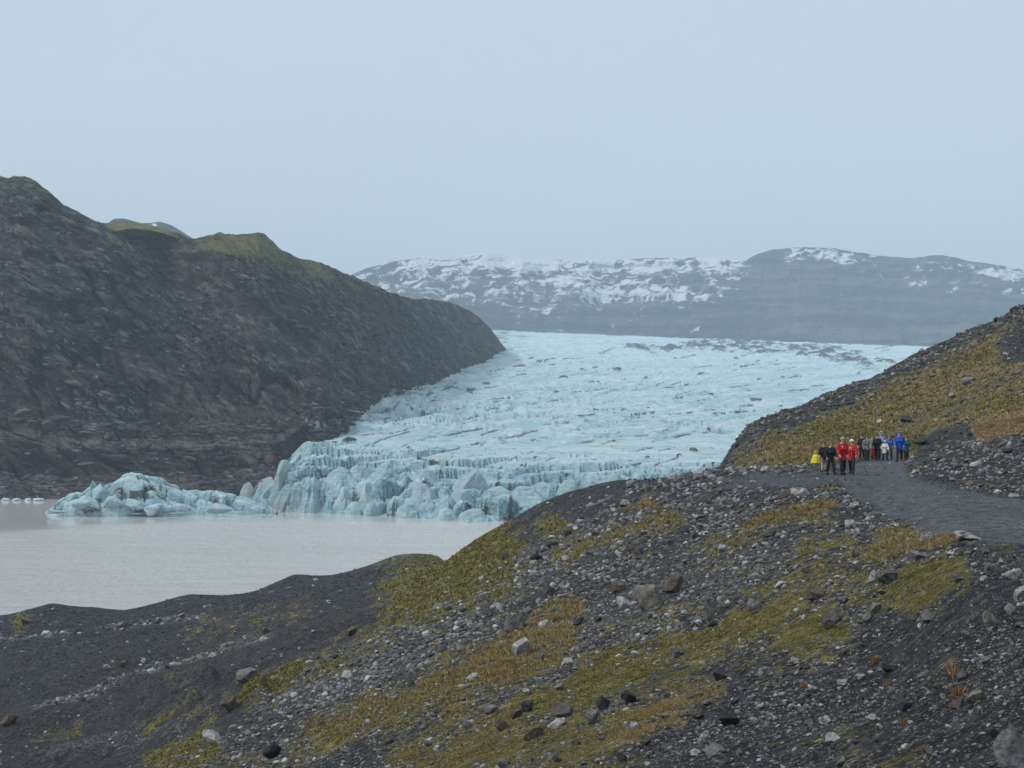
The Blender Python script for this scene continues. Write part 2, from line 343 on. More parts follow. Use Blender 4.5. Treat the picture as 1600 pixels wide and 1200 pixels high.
# near hillside: for photo columns u, (distance, photo row) or (distance, height) where hidden
Z = lambda D, z: (D, HZ - z * F / D)
NEAR = {
 -750: [Z(3, -2.3), Z(10, -6), Z(30, -14), Z(60, -21), Z(110, -28), Z(160, -31), Z(205, -33), Z(260, -37), Z(340, -39)],
 -350: [Z(3, -2.1), Z(10, -5.2), Z(30, -12), Z(60, -19), (110, 1205), (160, 1105), (205, 1020), Z(236, -32.5), Z(270, -36), Z(340, -38)],
 -100: [Z(3, -2.05), Z(10, -4.8), Z(30, -11), Z(60, -17.5), (98, 1210), (145, 1115), (197, 1012), (234, 976), Z(256, -34), Z(340, -38)],
 0: [Z(3, -2), Z(10, -4.5), Z(30, -10), Z(60, -16), (92, 1195), (140, 1100), (195, 1000), (235, 963), Z(256, -34), Z(340, -37)],
 80: [(200, 985), (236, 946), Z(257, -33.5)],
 150: [(78, 1195), (118, 1100), (175, 1000), (215, 965), (238, 948), Z(260, -33.5)],
 300: [Z(3, -1.9), Z(10, -3.9), Z(30, -8.3), (60, 1195), (92, 1100), (150, 1000), (200, 955), (238, 930), Z(262, -34), Z(340, -37)],
 460: [(46, 1195), (68, 1100), (112, 1000), (170, 945), (215, 922), (243, 903), Z(265, -33.5), Z(340, -37)],
 600: [Z(3, -1.85), Z(10, -3.3), (35, 1190), (50, 1100), (85, 1000), (140, 935), (200, 903), (255, 884), Z(278, -33), Z(340, -37)],
 690: [(60, 1030), (100, 950), (150, 905), (205, 892), (258, 876), Z(285, -33)],
 735: [(28, 1190), (60, 1005), (100, 938), (140, 892), (168, 856), Z(192, -18.5), Z(235, -27), Z(280, -35)],
 800: [Z(3, -1.8), Z(10, -2.9), (25, 1190), (36, 1090), (55, 1000), (75, 945), (105, 885), (150, 842), (185, 815), Z(210, -18), Z(255, -32), Z(340, -37)],
 900: [Z(3, -1.75), Z(10, -2.6), (21, 1190), (33, 1090), (60, 960), (88, 872), (120, 815), (158, 775), Z(185, -10.8), Z(235, -26), Z(285, -36)],
 1000: [(18, 1190), (28, 1080), (50, 942), (75, 860), (105, 800), (142, 750), Z(170, -8.2), Z(220, -21), Z(285, -35)],
 1100: [Z(3, -1.7), Z(8, -2.1), (16, 1190), (30, 1045), (50, 912), (75, 825), (100, 771), (128, 737), Z(160, -7.5), Z(215, -20), Z(285, -34)],
 1150: [(92, 752), (125, 733), (160, 705), (190, 688), Z(215, -5.5), Z(275, -18)],
 1200: [(14.5, 1190), (24, 1055), (38, 925), (62, 785), (78, 752), (100, 733), (140, 700), (190, 655), Z(220, -2), Z(285, -12)],
 1290: [(13, 1190), (36, 898), (60, 785), (78, 741), (95, 726), (120, 705), (160, 660), (210, 617), Z(240, 1.5), Z(305, -9)],
 1315: [(76, 741)], 1335: [(77, 739.5)], 1370: [(103, 718.5), (120, 700)], 1405: [(95, 720.5)],
 1400: [Z(3, -1.65), (11, 1190), (20, 1045), (28, 930), (36, 858), (50, 795), (76, 740), (103, 717), (125, 690), (160, 640), (215, 570), Z(250, 6), Z(320, -4)],
 1500: [(9.6, 1190), (13.5, 1050), (22, 925), (32, 848), (45, 795), (57, 764), (75, 706), (88, 706), (105, 688), (150, 620), (208, 525), Z(250, 9.5), Z(320, 0)],
 1600: [Z(3, -1.62), (8.4, 1190), (12, 1045), (18, 945), (26, 878), (34, 835), (46, 795), (56, 767), (75, 708), (100, 680), (140, 600), (182, 478), Z(225, 11.5), Z(310, 4)],
 1750: [(8, 1190), (11.5, 1045), (20, 915), (34, 825), (46, 785), (60, 750), (80, 698), (130, 590), (185, 420), Z(235, 17), Z(330, 10)],
 1950: [Z(3, -1.6), (7.5, 1190), (11, 1045), (20, 905), (34, 815), (46, 775), (60, 735), (80, 680), (130, 550), (190, 350), Z(240, 24), Z(340, 16)],
 2550: [Z(3, -1.58), Z(8, -1.6), Z(12, -1.7), Z(20, -1.75), Z(34, -1.4), Z(60, 0), Z(80, 2.5), Z(130, 12), Z(190, 34), Z(240, 37), Z(340, 26)],
}
_P, _W = [], []
SU, SL = 260.0, 0.55
for u_, lst in NEAR.items():
    for D_, v_ in lst:
        _P.append((u_ / SU, math.log(D_) / SL)); _W.append(v_ / 100.0)
near_tps = TPS(_P, _W, 2e-4)
NC, NR = 680, 490
nu = np.linspace(-640, 2480, NC); nD = np.exp(np.linspace(math.log(3.4), math.log(335), NR))
U, D = np.meshgrid(nu, nD)
V0 = near_tps(U / SU, np.log(D) / SL) * 100
GX = (U - 800) / F * D; GY = D.copy(); GZ = (HZ - V0) / F * D

# masks, in photo coordinates of the smooth ground
wob = fbm(GX * 0.25, GY * 0.12, 4, 3); wob2 = fbm(GX * 1.3, GY * 0.5, 4, 9)
slope_zone = sstep(-70, 70, U - (760 + (900 - V0) * 1.7) + 60 * wob)
hill = sstep(90, 112, D) * sstep(1105, 1150, U + 0 * D) * sstep(738, 722, V0)
MOSS = [ # u0,v0,u1,v1,half width, strength, rust
 (665, 925, 755, 878, 34, 1.25, .05), (690, 950, 600, 985, 18, .55, .3), (858, 822, 866, 820, 11, .9, .1), (880, 862, 1050, 815, 11, .8, .45), (985, 797, 1010, 790, 8, .7, .9),
 (520, 1150, 700, 1085, 24, .95, .5), (690, 1080, 860, 1000, 24, .95, .75), (820, 990, 900, 958, 12, .7, .95), (400, 1195, 540, 1150, 18, .55, .4),
 (640, 1190, 800, 1130, 28, 1.0, .3), (780, 1120, 1000, 1035, 22, 1.0, .2), (700, 1185, 960, 1160, 26, .95, .35), (960, 1140, 1120, 1080, 16, .8, .9), (720, 1160, 790, 1130, 9, .9, 1.),
 (900, 1060, 1060, 1000, 16, .85, .25), (1040, 1050, 1180, 1000, 20, .75, .2), (1100, 1000, 1250, 945, 26, .85, .25), (1200, 940, 1330, 880, 24, .85, .4), (1150, 1010, 1300, 1000, 24, .8, .25),
 (1220, 995, 1290, 985, 20, 1.1, .05), (1310, 900, 1400, 850, 16, .8, .7), (1395, 852, 1475, 838, 14, .95, 1.), (1425, 905, 1490, 895, 15, 1.05, .15), (1340, 940, 1440, 935, 12, .9, .1),
 (1110, 870, 1170, 835, 12, .8, .3), (1180, 830, 1290, 795, 11, .8, .55), (1250, 860, 1330, 845, 12, .6, .2), (960, 1000, 1080, 950, 13, .5, .4), (1260, 920, 1300, 930, 10, .7, .95),
 (390, 1086, 470, 1052, 10, .9, .05), (480, 1062, 540, 1040, 8, .7, .1), (250, 1195, 330, 1172, 14, .9, .2), (230, 1145, 320, 1120, 9, .35, .2), (530, 1030, 660, 965, 18, .42, .45), (300, 985, 480, 955, 9, .35, .4),
 (60, 1160, 120, 1148, 6, .6, .1), (270, 1065, 300, 1055, 7, .5, .2), (1350, 1198, 1420, 1180, 18, .55, .3), (1470, 1040, 1490, 1038, 5, .6, 1.), (1185, 1090, 1240, 1040, 13, .45, .3), (30, 972, 36, 966, 6, .8, .2),
 (560, 880, 640, 882, 5, .4, .1)]
moss = np.zeros_like(U); rust = np.zeros_like(U); rw = np.zeros_like(U) + 1e-6
for (a, b, c, d, w_, s_, r_) in MOSS:
    dd = capsule(U, V0, a, b, c, d)
    k = 0.85 * s_ * sstep(2.3, 0.0, dd / (w_ * 1.45) + 0.8 * wob + 0.5 * wob2)
    moss = np.maximum(moss, k); rust += r_ * k; rw += k
rust = np.clip(.8 * rust / rw + 0.5 * wob2, 0, 1)
# big hill behind the hikers
crest = np.interp(U, [1100, 1150, 1200, 1290, 1400, 1500, 1600, 1950], [737, 688, 655, 617, 570, 525, 478, 350])
hband = (V0 - crest)
stripe = fbm((U + 1.25 * V0) / 160, (V0 + 0.55 * U) / 34, 4, 21)
hm = hill * sstep(14, 42, hband + 20 * wob + 26 * stripe) * (0.72 + 0.75 * stripe)
hm *= 1 - sstep(1.2, .6, capsule(U, V0, 1585, 545, 1640, 505) / 28) - 0.6 * sstep(1.3, .6, capsule(U, V0, 1440, 650, 1600, 560) / 12) * sstep(-.2, .3, stripe)
hm *= 1 - sstep(1.3, .7, capsule(U, V0, 1450, 700, 1510, 682) / 16)
hm = np.clip(hm, 0, 1.2)
hr = np.clip(0.42 + 0.9 * fbm(GX * 0.08, GZ * 0.4, 3, 44) + sstep(1.3, .5, capsule(U, V0, 1520, 670, 1640, 655) / 22), 0, 1)
rust = np.where(hm > moss, hr, rust); moss = np.maximum(moss, hm)
pth = sstep(1.25, 0.75, polyline(U, V0, [(1395, 722), (1340, 745), (1400, 775), (1480, 795), (1640, 815)]) / np.interp(V0, [715, 745, 775, 860], [14, 34, 30, 44]) + 0.25 * wob)
pth = np.maximum(pth, 0.65 * sstep(1.3, .6, capsule(U, V0, 1130, 752, 1300, 748) / 14) * sstep(112, 95, D))
pale = np.zeros_like(U)
for (a, b, c, d, w_, s_) in [(60, 1115, 250, 1040, 13, .8), (250, 1040, 420, 985, 9, .55), (0, 995, 160, 980, 5, .5), (150, 985, 330, 968, 4, .45), (640, 950, 900, 850, 26, .35), (420, 1100, 700, 1000, 22, .35), (80, 1180, 330, 1140, 7, .3),
                          (860, 1010, 1250, 850, 30, .3), (1050, 900, 1280, 800, 20, .25), (350, 1085, 700, 970, 12, .4)]:
    pale = np.maximum(pale, s_ * sstep(1.4, .4, capsule(U, V0, a, b, c, d) / w_ + 0.5 * wob2))
moss = np.maximum(moss, .2 * slope_zone * sstep(140, 90, D) * sstep(-.2, .4, wob))
patchy = fbm(GX / 1.5 + GY / 18, GY / 3.6 - GX / 5, 4, 55); patch2 = fbm(GX / .5, GY / 1.1, 3, 57)
moss = np.clip(moss + (moss > .05) * (.75 * patchy + .45 * patch2) * (1 - .5 * hill), 0, 1.2)
moss *= (1 - pth)

# relief
rz = 0.5 * fbm(GX / 14, GY / 20, 4, 31) * sstep(8, 40, D) * (1 - 0.9 * pth)
dune = sstep(0.6, 0.0, slope_zone) * sstep(55, 90, D) * (1 - hill)
rz += dune * (.35 + .65 * sstep(250, 190, D)) * (1.15 * fbm(GX / 26 + 0.3 * GY / 26, GY / 30, 3, 5))
rz += dune * sstep(230, 190, D) * 0.9 * (ridged(GX / 40, GY / 16, 2, 61) - 0.6)
for pts, w_, h_ in [([(-60, 1165), (60, 1135), (180, 1112), (300, 1108)], 12, .9), ([(-60, 1200), (120, 1172), (240, 1140), (350, 1098), (400, 1085)], 15, 1.0), ([(370, 1092), (430, 1060), (500, 1045)], 10, .5), ([(170, 1078), (260, 1068), (330, 1060)], 8, .7), ([(430, 985), (520, 965), (560, 960)], 6, .5), ([(205, 946), (250, 940), (290, 937)], 9, .2), ([(425, 914), (455, 906), (485, 910)], 15, .15), ([(50, 958), (85, 951), (115, 954)], 15, .15)]:
    rz += h_ * sstep(1.6, 0.0, polyline(U, V0, pts) / w_ + .3 * wob2)
rough = (1 - 0.8 * pth) * (1 - 0.55 * dune)
rz += rough * (0.16 * fbm(GX / 2.6, GY / 3.4, 4, 13) + 0.05 * fbm(GX / 0.7, GY / 0.9, 3, 15)) * sstep(2, 18, D)
rz += moss * 0.07 * ridged(GX / 0.9, GY / 1.1, 3, 71) * sstep(4, 20, D)
rz += hill * (1.0 * fbm(GX / 9, GY / 12, 5, 81) + 0.5 * np.maximum(0, fbm(GX / 3.2, GY / 5, 4, 85)))
flat = np.zeros_like(U)       # keep the trodden path even where people stand
for (a, b) in [(1287, 737), (1298, 742), (1317, 742), (1331, 740), (1354, 720), (1370, 719), (1389, 718), (1405, 721), (1416, 719), (1275, 724)]:
    flat = np.maximum(flat, sstep(30, 10, np.hypot(U - a, (V0 - b) * 2)))
rz *= 1 - 0.92 * flat
GZ = GZ + rz
near = sheet('hillside_ground', GX, GY, GZ, dict(moss=moss, rust=rust, path=pth, pale=pale), GROUND)
tag(near, kind='structure')

EL = GZ / D; CM = np.maximum.accumulate(EL, 0)
VIS = EL >= CM - 1e-9
def ground_hit(u, v):
    """first ground point along the line of sight of a photo pixel"""
    j = int(np.clip(round((u - nu[0]) / (nu[1] - nu[0])), 0, NC - 1))
    e = (HZ - v) / F; i = int(np.argmax(CM[:, j] >= e))
    if CM[-1, j] < e: i = int(np.argmax(CM[:, j]))
    if i > 0:
        a, b = CM[i - 1, j], CM[i, j]; t = np.clip((e - a) / (b - a + 1e-12), 0, 1); Dd = nD[i - 1] + t * (nD[i] - nD[i - 1])
        z = GZ[i - 1, j] + t * (GZ[i, j] - GZ[i - 1, j])
    else: Dd, z = nD[0], GZ[0, j]
    return Vector(((u - 800) / F * Dd, Dd, z))
def ground_z(x, y):
    u = 800 + F * x / y; fj = np.clip((u - nu[0]) / (nu[1] - nu[0]), 0, NC - 1.001); fi = np.clip(np.log(y / nD[0]) / np.log(nD[1] / nD[0]), 0, NR - 1.001)
    i, j = int(fi), int(fj); a, b = fi - i, fj - j
    return float((GZ[i, j] * (1 - a) + GZ[i + 1, j] * a) * (1 - b) + (GZ[i, j + 1] * (1 - a) + GZ[i + 1, j + 1] * a) * b)

# ------------------------------------------------------------------ valley floor and lagoon
g = sheet('valley_floor', *[np.array(a, float) for a in ([[-5800, 5800], [-5800, 5800]], [[-1500, -1500], [8000, 8000]], [[-60, -60], [-60, -60]])], None, plain('valley_floor_gravel', (0.05, 0.05, 0.053), 0.9, 0.3, 0.05))
tag(g, kind='structure')
lx = np.linspace(-900, 420, 130); ly = np.linspace(190, 720, 110); LX, LY = np.meshgrid(lx, ly)
LU, LV = to_px(LX, LY, LAKE)
wl_ = np.interp(LU, [-200, 0, 150, 300, 450, 620, 800, 1200], [842, 832, 823, 816, 813, 815, 818, 818]) + 3.5 * fbm(LX / 60, LY / 12, 3, 4)
lake = sheet('lagoon_water', LX, LY, LX * 0 + LAKE, dict(ripple=sstep(-5, 6, LV - wl_) * (0.85 + 0.3 * fbm(LX / 90, LY / 20, 3, 8))), WATER)
tag(lake, kind='structure')

# ------------------------------------------------------------------ glacier
gu = np.linspace(330, 1760, 580)
GT = np.array([[465, 800], [490, 765], [510, 745], [545, 722], [590, 700], [670, 673], [760, 650], [900, 625], [1100, 600], [1380, 575], [1750, 553], [2200, 533], [2600, 523]])
VH = lambda u: np.interp(u, [300, 780, 900, 1000, 1100, 1200, 1300, 1465, 1760], [505, 516, 521, 525, 529, 533, 536, 541, 549])
DF = lambda u: np.interp(u, [330, 380, 430, 520, 600, 660, 730, 800, 900, 1100, 1760], [540, 530, 517, 497, 482, 474, 458, 456, 448, 430, 420])
HC = lambda u: np.interp(u, [330, 385, 400, 425, 450, 480, 530, 570, 620, 690, 720, 800, 1000], [-4, -2, 4, 5, 9, 12.5, 11, 7.5, 6.5, 7, 5, 5, 5])
ds = np.concatenate([np.linspace(-8, 14, 46), np.linspace(15, 150, 110)[0:], np.exp(np.linspace(math.log(153), math.log(2150), 290)), [2200, 2350, 2700]])
CU, CD = np.meshgrid(gu, ds)
GD = DF(CU) + CD + 3.2 * fbm(CU / 26, CD / 40, 4, 101) * sstep(200, 0, CD) + 5 * fbm(CU / 70, CD * 0, 2, 103) * sstep(100, 0, CD)
vt = np.interp(np.log(GD), np.log(GT[:, 0]), GT[:, 1]); far = sstep(1100, 2600, GD)
vt = vt + far * (VH(CU) - 523)
ztab = (HZ - vt) / F * GD
ztab = np.where(GD > 2600, (HZ - VH(CU)) / F * 2600 - (GD - 2600) * 0.12, ztab)
cx = (CU - 800) / F * GD
hc = HC(CU) * (1 + 0.28 * fbm(CU / 14, CD * 0 + 3, 3, 107))
rise = sstep(0.0, np.interp(CU, [330, 520, 570, 1760], [7.0, 8.0, 17, 20]), CD + 1.0 * fbm(cx / 6, CD * 0 + 1.5, 2, 109))
ramp_ = sstep(2, 120, CD)
GG = LAKE - 2.5 + (hc + 2.5) * rise + np.maximum(ztab - LAKE - hc, -6) * ramp_ * sstep(420, 485, CU)
# serac blocks near the front, pressure ridges and crevasses farther up
wx = cx + 5 * fbm(cx / 22, GD / 22, 3, 111); wy = GD + 5 * fbm(cx / 22 + 40, GD / 22, 3, 113)
f1, f2, r1, r2, ox, oy = worley(wx / 17 + 0.25 * wy / 17, wy / 12, 121)
blk = 3.4 * (r1 - 0.5) - 3.6 * oy * (0.6 + r2) + 3.0 * ox * (r2 - 0.5); crev = np.exp(-(f2 - f1) / 0.10)
g1, g2, q1, q2, px_, py_ = worley(wx / 6.5, wy / 5, 131)
blk2 = 1.2 * (q1 - 0.5) - 1.4 * py_ * q2; crev2 = np.exp(-(g2 - g1) / 0.12)
frontz = sstep(150, 15, CD) * sstep(1.0, 4.0, CD)
far2 = sstep(60, 320, CD)
uplift = sstep(110, 0, np.abs(CD - 60) + 0.35 * np.abs(CU - 640))
left_dirty = sstep(480, 425, CU + 8 * fbm(cx / 8, GD / 8, 2, 141)) * sstep(90, 40, CD)
GG += frontz * sstep(370, 420, CU) * (blk * 1.35 + blk2 * 1.2 - 3.4 * crev - 1.0 * crev2)
GG += sstep(3, 8, CD) * left_dirty * sstep(375, 410, CU) * 5.0 * (ridged(cx / 11, GD / 9, 3, 143) - 0.55)
R1 = ridged(cx / 90 - GD / 400, GD / 60 - cx / 45, 5, 151); bend = 5.5 + 3.5 * fbm(cx / 260, GD / 420, 2, 149)
R2 = .8 * ridged((cx - GD / bend) / 13 + .6 * fbm(cx / 60, GD / 90, 2, 148), (GD + cx / 6) / 170, 4, 153) + .2 * ridged(cx / 70 - GD / 150, GD / 14 - cx / 60, 4, 154); R3 = fbm(cx / 9, GD / 9, 4, 155)
h_1, h_2, h_r, h_s, h_ox, h_oy = worley(wx / 52 + wy / 130, wy / 30 - wx / 110, 159); crevc = np.exp(-(h_2 - h_1) / .07) * sstep(-.1, .3, fbm(cx / 150, GD / 170, 2, 160))
trough_shade = np.clip(.75 * sstep(.66, .3, R1) + .6 * sstep(.62, .25, R2) + .6 * crevc, 0, 1)  # hollows: bluer, dirtier ice that also paints in the weak relief shading
amp = far2 * np.interp(CD, [0, 200, 500, 1200, 2200], [1, 1.0, .85, 0.8, 0.5])
GG += amp * sstep(375, 440, CU) * (5.5 * (R1 - 0.6) + 4.0 * (R2 - 0.6) + 1.3 * R3 - crevc * 2.2 + 1.0 * (h_r - .5) - 1.6 * h_oy * h_s) * np.interp(CU, [600, 900, 1150], [1.15, .85, .6])
PU, PV = to_px(cx, GD, GG)
margin = np.interp(PU, [500, 545, 600, 700, 790, 800], [60, 55, 46, 34, 20, 4])     # rougher near the valley side
mfoot = np.interp(PU, [480, 545, 600, 700, 790], [712, 675, 625, 588, 550])
mprox = sstep(1.0, 0.1, (PV - mfoot) / margin) * sstep(840, 790, PU) * far2
GG += mprox * 2.4 * (ridged(cx / 16, GD / 22, 3, 157) - 0.5)
# dirt
dirt = np.zeros_like(GG) - 0.12
streak = ridged((cx - GD / 6) / 12 + .8 * fbm(cx / 50, GD / 80, 2, 165), (GD + cx / 6) / 130, 3, 161)
streak2 = ridged(cx / 30 - GD / 60, GD / 34 + cx / 28, 2, 167)
dirt += np.interp(CU, [560, 800, 1000], [1.15, 1.0, .6]) * sstep(0.78, 0.97, streak) * (0.4 + fbm(cx / 120, GD / 140, 3, 163)) + 0.5 * sstep(0.86, 0.98, streak2) * sstep(-0.1, 0.4, fbm(cx / 80, GD / 120, 2, 168))
dirt += amp * (.16 * trough_shade + .38 * crevc * sstep(-.1, .4, fbm(cx / 60, GD / 60, 2, 162)))
dirt += frontz * (0.6 * crev + 0.25 * sstep(0.7, 0.95, streak)) + 0.85 * mprox * (0.4 + fbm(cx / 30, GD / 40, 3, 169)) + 0.3 * left_dirty
bandv = np.interp(PU, [760, 1000, 1050, 1100, 1200, 1300, 1380, 1420], [524, 545, 545, 540, 544, 553, 572, 585])
mb = sstep(1.4, 0.3, np.abs(PV - bandv) / np.interp(PU, [780, 980, 1020, 1250, 1330, 1400], [3, 4, 10, 12, 16, 11]) + 0.5 * fbm(cx / 40, GD / 70, 3, 171)) * sstep(930, 1000, PU)
mline = sstep(1.5, 0.4, np.abs(PV - np.interp(PU, [770, 930, 1010, 1100], [523, 529, 541, 548])) / 2.2 + .4 * fbm(cx / 30, GD / 60, 2, 175)) * sstep(760, 800, PU) * sstep(1100, 1020, PU)
mb_n = sstep(-0.05, 0.45, fbm(cx / 24, GD / 55, 3, 173))
dirt += mb * (0.3 + 0.95 * mb_n) + 0.7 * mline * mb_n
GG += mb * mb_n * 5.0 + mb * 3.5 * (ridged(cx / 26, GD / 60, 2, 177) - .5)
CONES = [(1095, 585, 9, 4), (965, 578, 13, 5), (930, 575, 7, 3), (910, 577, 8, 3), (880, 590, 12, 3), (1055, 622, 4, 2), (1111, 617, 9, 4), (1186, 593, 6, 3), (1340, 584, 6, 4), (1150, 560, 7, 3), (1190, 592, 5, 2), (1110, 572, 5, 2),
         (1055, 560, 6, 2), (820, 728, 8, 3), (1085, 706, 10, 4), (1110, 700, 4, 2), (1035, 717, 7, 3), (1060, 712, 7, 2), (1012, 715, 6, 2), (958, 690, 9, 2), (975, 641, 8, 2), (960, 645, 4, 1), (1000, 652, 8, 1), (1020, 652, 5, 1), (1078, 645, 10, 1),
         (905, 650, 8, 1), (930, 640, 8, 1), (1180, 624, 14, 1), (1220, 635, 6, 1), (870, 612, 8, 2), (735, 610, 14, 4), (760, 600, 10, 3), (700, 606, 9, 3), (810, 585, 8, 3), (830, 560, 8, 2), (945, 735, 8, 2), (990, 728, 7, 2), (560, 660, 10, 3), (545, 690, 14, 4), (1250, 590, 5, 2), (1010, 590, 6, 1), (1170, 610, 5, 1), (1215, 570, 6, 2)]
for (a, b, w_, h_) in CONES:
    dd = np.hypot((PU - a) / (w_ * .95), (PV - b) / (w_ * 0.24)) + 0.8 * fbm(cx / 5, GD / 16, 3, 181)
    k = sstep(1.1, 0.1, dd); dirt = np.maximum(dirt, 1.05 * sstep(0.15, .8, k)); GG += 0.4 * h_ * k
_rg = np.random.default_rng(77)
for _q in range(240):
    a = _rg.uniform(560, 1440); b = 528 + 215 * _rg.random() ** 1.25; ln = _rg.uniform(3, 17); ang = _rg.normal(-.28, .16); st_ = _rg.uniform(.5, 1.1)
    j0, j1 = np.searchsorted(gu, [a - 24, a + 24]); w = np.s_[:, j0:j1]
    if j1 - j0 < 3: continue
    k = sstep(1.4, .2, capsule(PU[w], PV[w], a - ln * math.cos(ang), b - ln * math.sin(ang) * .6, a + ln * math.cos(ang), b + ln * math.sin(ang) * .6) / _rg.uniform(.45, 1.0) + .9 * fbm(cx[w] / 6, GD[w] / 14, 2, 187))
    dirt[w] = np.maximum(dirt[w], st_ * k); GG[w] += _rg.choice([-.5, .3]) * k
# fan of grit-filled fractures
PUw = PU + 7 * fbm(cx / 22, GD / 60, 3, 301); PVw = PV + 3.5 * fbm(cx / 18 + 7, GD / 50, 3, 303); gap = sstep(-.3, .25, fbm(cx / 15, GD / 45, 3, 305))
for (a, b) in [(915, 655), (925, 665), (945, 668), (962, 660), (975, 672), (990, 668), (1005, 685), (930, 690), (900, 670)]:
    k = sstep(1.3, 0.2, capsule(PUw, PVw, 958, 694, a, b) / 1.5 + 0.8 * fbm(cx / 8, GD / 20, 2, 183)); dirt = np.maximum(dirt, 0.55 * k * gap)
for (a, b, c, d) in [(845, 738, 930, 736), (930, 736, 1000, 722), (960, 742, 1060, 715), (860, 655, 930, 640), (870, 660, 990, 655), (1100, 640, 1180, 632), (900, 610, 990, 606), (1040, 605, 1080, 600), (820, 632, 900, 622), (700, 640, 790, 625), (600, 660, 700, 640), (560, 705, 700, 722), (700, 722, 850, 738), (560, 700, 640, 672), (640, 690, 760, 668), (620, 648, 690, 618), (690, 618, 790, 600), (760, 690, 840, 672), (640, 715, 720, 700), (720, 655, 800, 640), (850, 700, 930, 688), (800, 572, 900, 566), (1020, 690, 1110, 668), (1080, 655, 1180, 640)]:
    k = sstep(1.3, 0.2, capsule(PUw, PVw, a, b, c, d) / 1.7 + 0.9 * fbm(cx / 12, GD / 30, 3, 185)); dirt = np.maximum(dirt, 0.9 * k * gap); GG -= 0.6 * k
moul = sstep(1.2, .8, np.hypot((PU - 1126) / 17, (PV - 673 - 0.1 * (PU - 1126)) / 4.2)); GG -= 2.2 * moul
slopeY = np.gradient(GG, axis=0) / np.maximum(np.gradient(GD, axis=0), .05)
blue = np.clip(0.9 * sstep(0.5, 2.2, slopeY) * sstep(200, 20, CD) + 0.55 * frontz * crev + 0.18 * frontz + 0.8 * amp * trough_shade + moul * .5, 0, 1)  # in the troughs the blue is both ice colour and painted-in shade
silt = np.clip(0.75 * left_dirty + 0.55 * mprox * sstep(-.2, .4, fbm(cx / 40, GD / 60, 3, 191)) + 0.25 * sstep(0.1, 0.5, fbm(cx / 70, GD / 160, 3, 193)) * far2 * sstep(900, 600, PU), 0, 1)
silt = np.maximum(silt, 0.8 * moul)
vst = sstep(0.35, 0.75, fbm(cx / 1.6, GG / 14, 3, 195)) * sstep(1.0, 3.0, slopeY) * sstep(40, 10, CD)
dirt += 0.3 * vst
slit = sstep(1.2, .6, np.hypot((PU - 616) / 5, (PV - 797) / 14)) * sstep(20, 8, CD); dirt = np.maximum(dirt, slit * 1.2)
dirt = np.maximum(dirt, 0.75 * sstep(1.3, .5, np.hypot((PU - 668) / 17, (PV - 783) / 20)) * sstep(0.55, .8, ridged(cx / 3.5, GG / 9, 2, 197)) * sstep(20, 8, CD))
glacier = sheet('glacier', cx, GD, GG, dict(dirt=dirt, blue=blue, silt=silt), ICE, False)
tag(glacier, 'pale blue crevassed glacier tongue flowing down the valley into the lagoon', 'glacier')
gEL = GG / GD; gCM = np.maximum.accumulate(gEL, 0)
def glacier_hit(u, v):
    j = int(np.clip(round((u - gu[0]) / (gu[1] - gu[0])), 0, len(gu) - 1)); e = (HZ - v) / F
    i = int(np.argmax(gCM[:, j] >= e)); return Vector((cx[i, j], GD[i, j], GG[i, j]))
def glacier_z(x, y):
    j = int(np.clip(round((800 + F * x / y - gu[0]) / (gu[1] - gu[0])), 0, len(gu) - 1)); return float(np.interp(y, GD[:, j], GG[:, j]))

# ------------------------------------------------------------------ lumps of ice: displaced blocks used for the seracs, the iceberg and the floes
import bmesh
def ico(sub):
    bm = bmesh.new(); bmesh.ops.create_icosphere(bm, subdivisions=sub, radius=1.0)
    v = np.array([x.co[:] for x in bm.verts]); f = np.array([[y.index for y in x.verts] for x in bm.faces]); bm.free(); return v, f
ICO = {s: ico(s) for s in (1, 2, 3, 4)}
ICO[0] = (np.array([(1, 0, 0), (-1, 0, 0), (0, 1, 0), (0, -1, 0), (0, 0, 1), (0, 0, -1)], float), np.array([(0, 2, 4), (2, 1, 4), (1, 3, 4), (3, 0, 4), (2, 0, 5), (1, 2, 5), (3, 1, 5), (0, 3, 5)]))
def lump(sub, seed, planes=7, cut=0.55, noise_a=0.12, freq=1.7, scale=(1, 1, 1), base=False):
    r = np.random.default_rng(seed); v, f = ICO[sub]; v = v.copy()
    if base:
        k = np.where(v[:, 2] < 0, 1 / np.maximum(.2, np.sqrt(1 - np.minimum(v[:, 2] ** 2, .99))), 1); v[:, 0] *= k; v[:, 1] *= k
    for _ in range(planes):
        n = r.normal(size=3); n /= np.linalg.norm(n); d = cut + r.random() * 0.35
        if base and n[2] < 0: n[2] = -n[2]
        s = v @ n; v -= np.outer(np.maximum(s - d, 0), n)
    n1 = fbm(v[:, 0] * freq + v[:, 2] * .9 + seed * 3.1, v[:, 1] * freq - v[:, 2] * 1.1, 3, seed)
    v *= (1 + noise_a * 2 * n1)[:, None]
    return v * np.array(scale), f
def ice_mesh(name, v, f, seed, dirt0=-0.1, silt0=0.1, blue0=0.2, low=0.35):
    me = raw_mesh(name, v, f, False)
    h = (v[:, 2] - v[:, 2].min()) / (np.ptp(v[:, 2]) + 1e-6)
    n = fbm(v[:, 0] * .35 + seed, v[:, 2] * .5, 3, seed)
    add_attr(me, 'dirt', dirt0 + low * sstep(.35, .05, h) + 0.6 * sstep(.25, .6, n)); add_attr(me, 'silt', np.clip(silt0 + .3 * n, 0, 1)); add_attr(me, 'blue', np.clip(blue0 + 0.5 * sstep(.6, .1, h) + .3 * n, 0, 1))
    return me
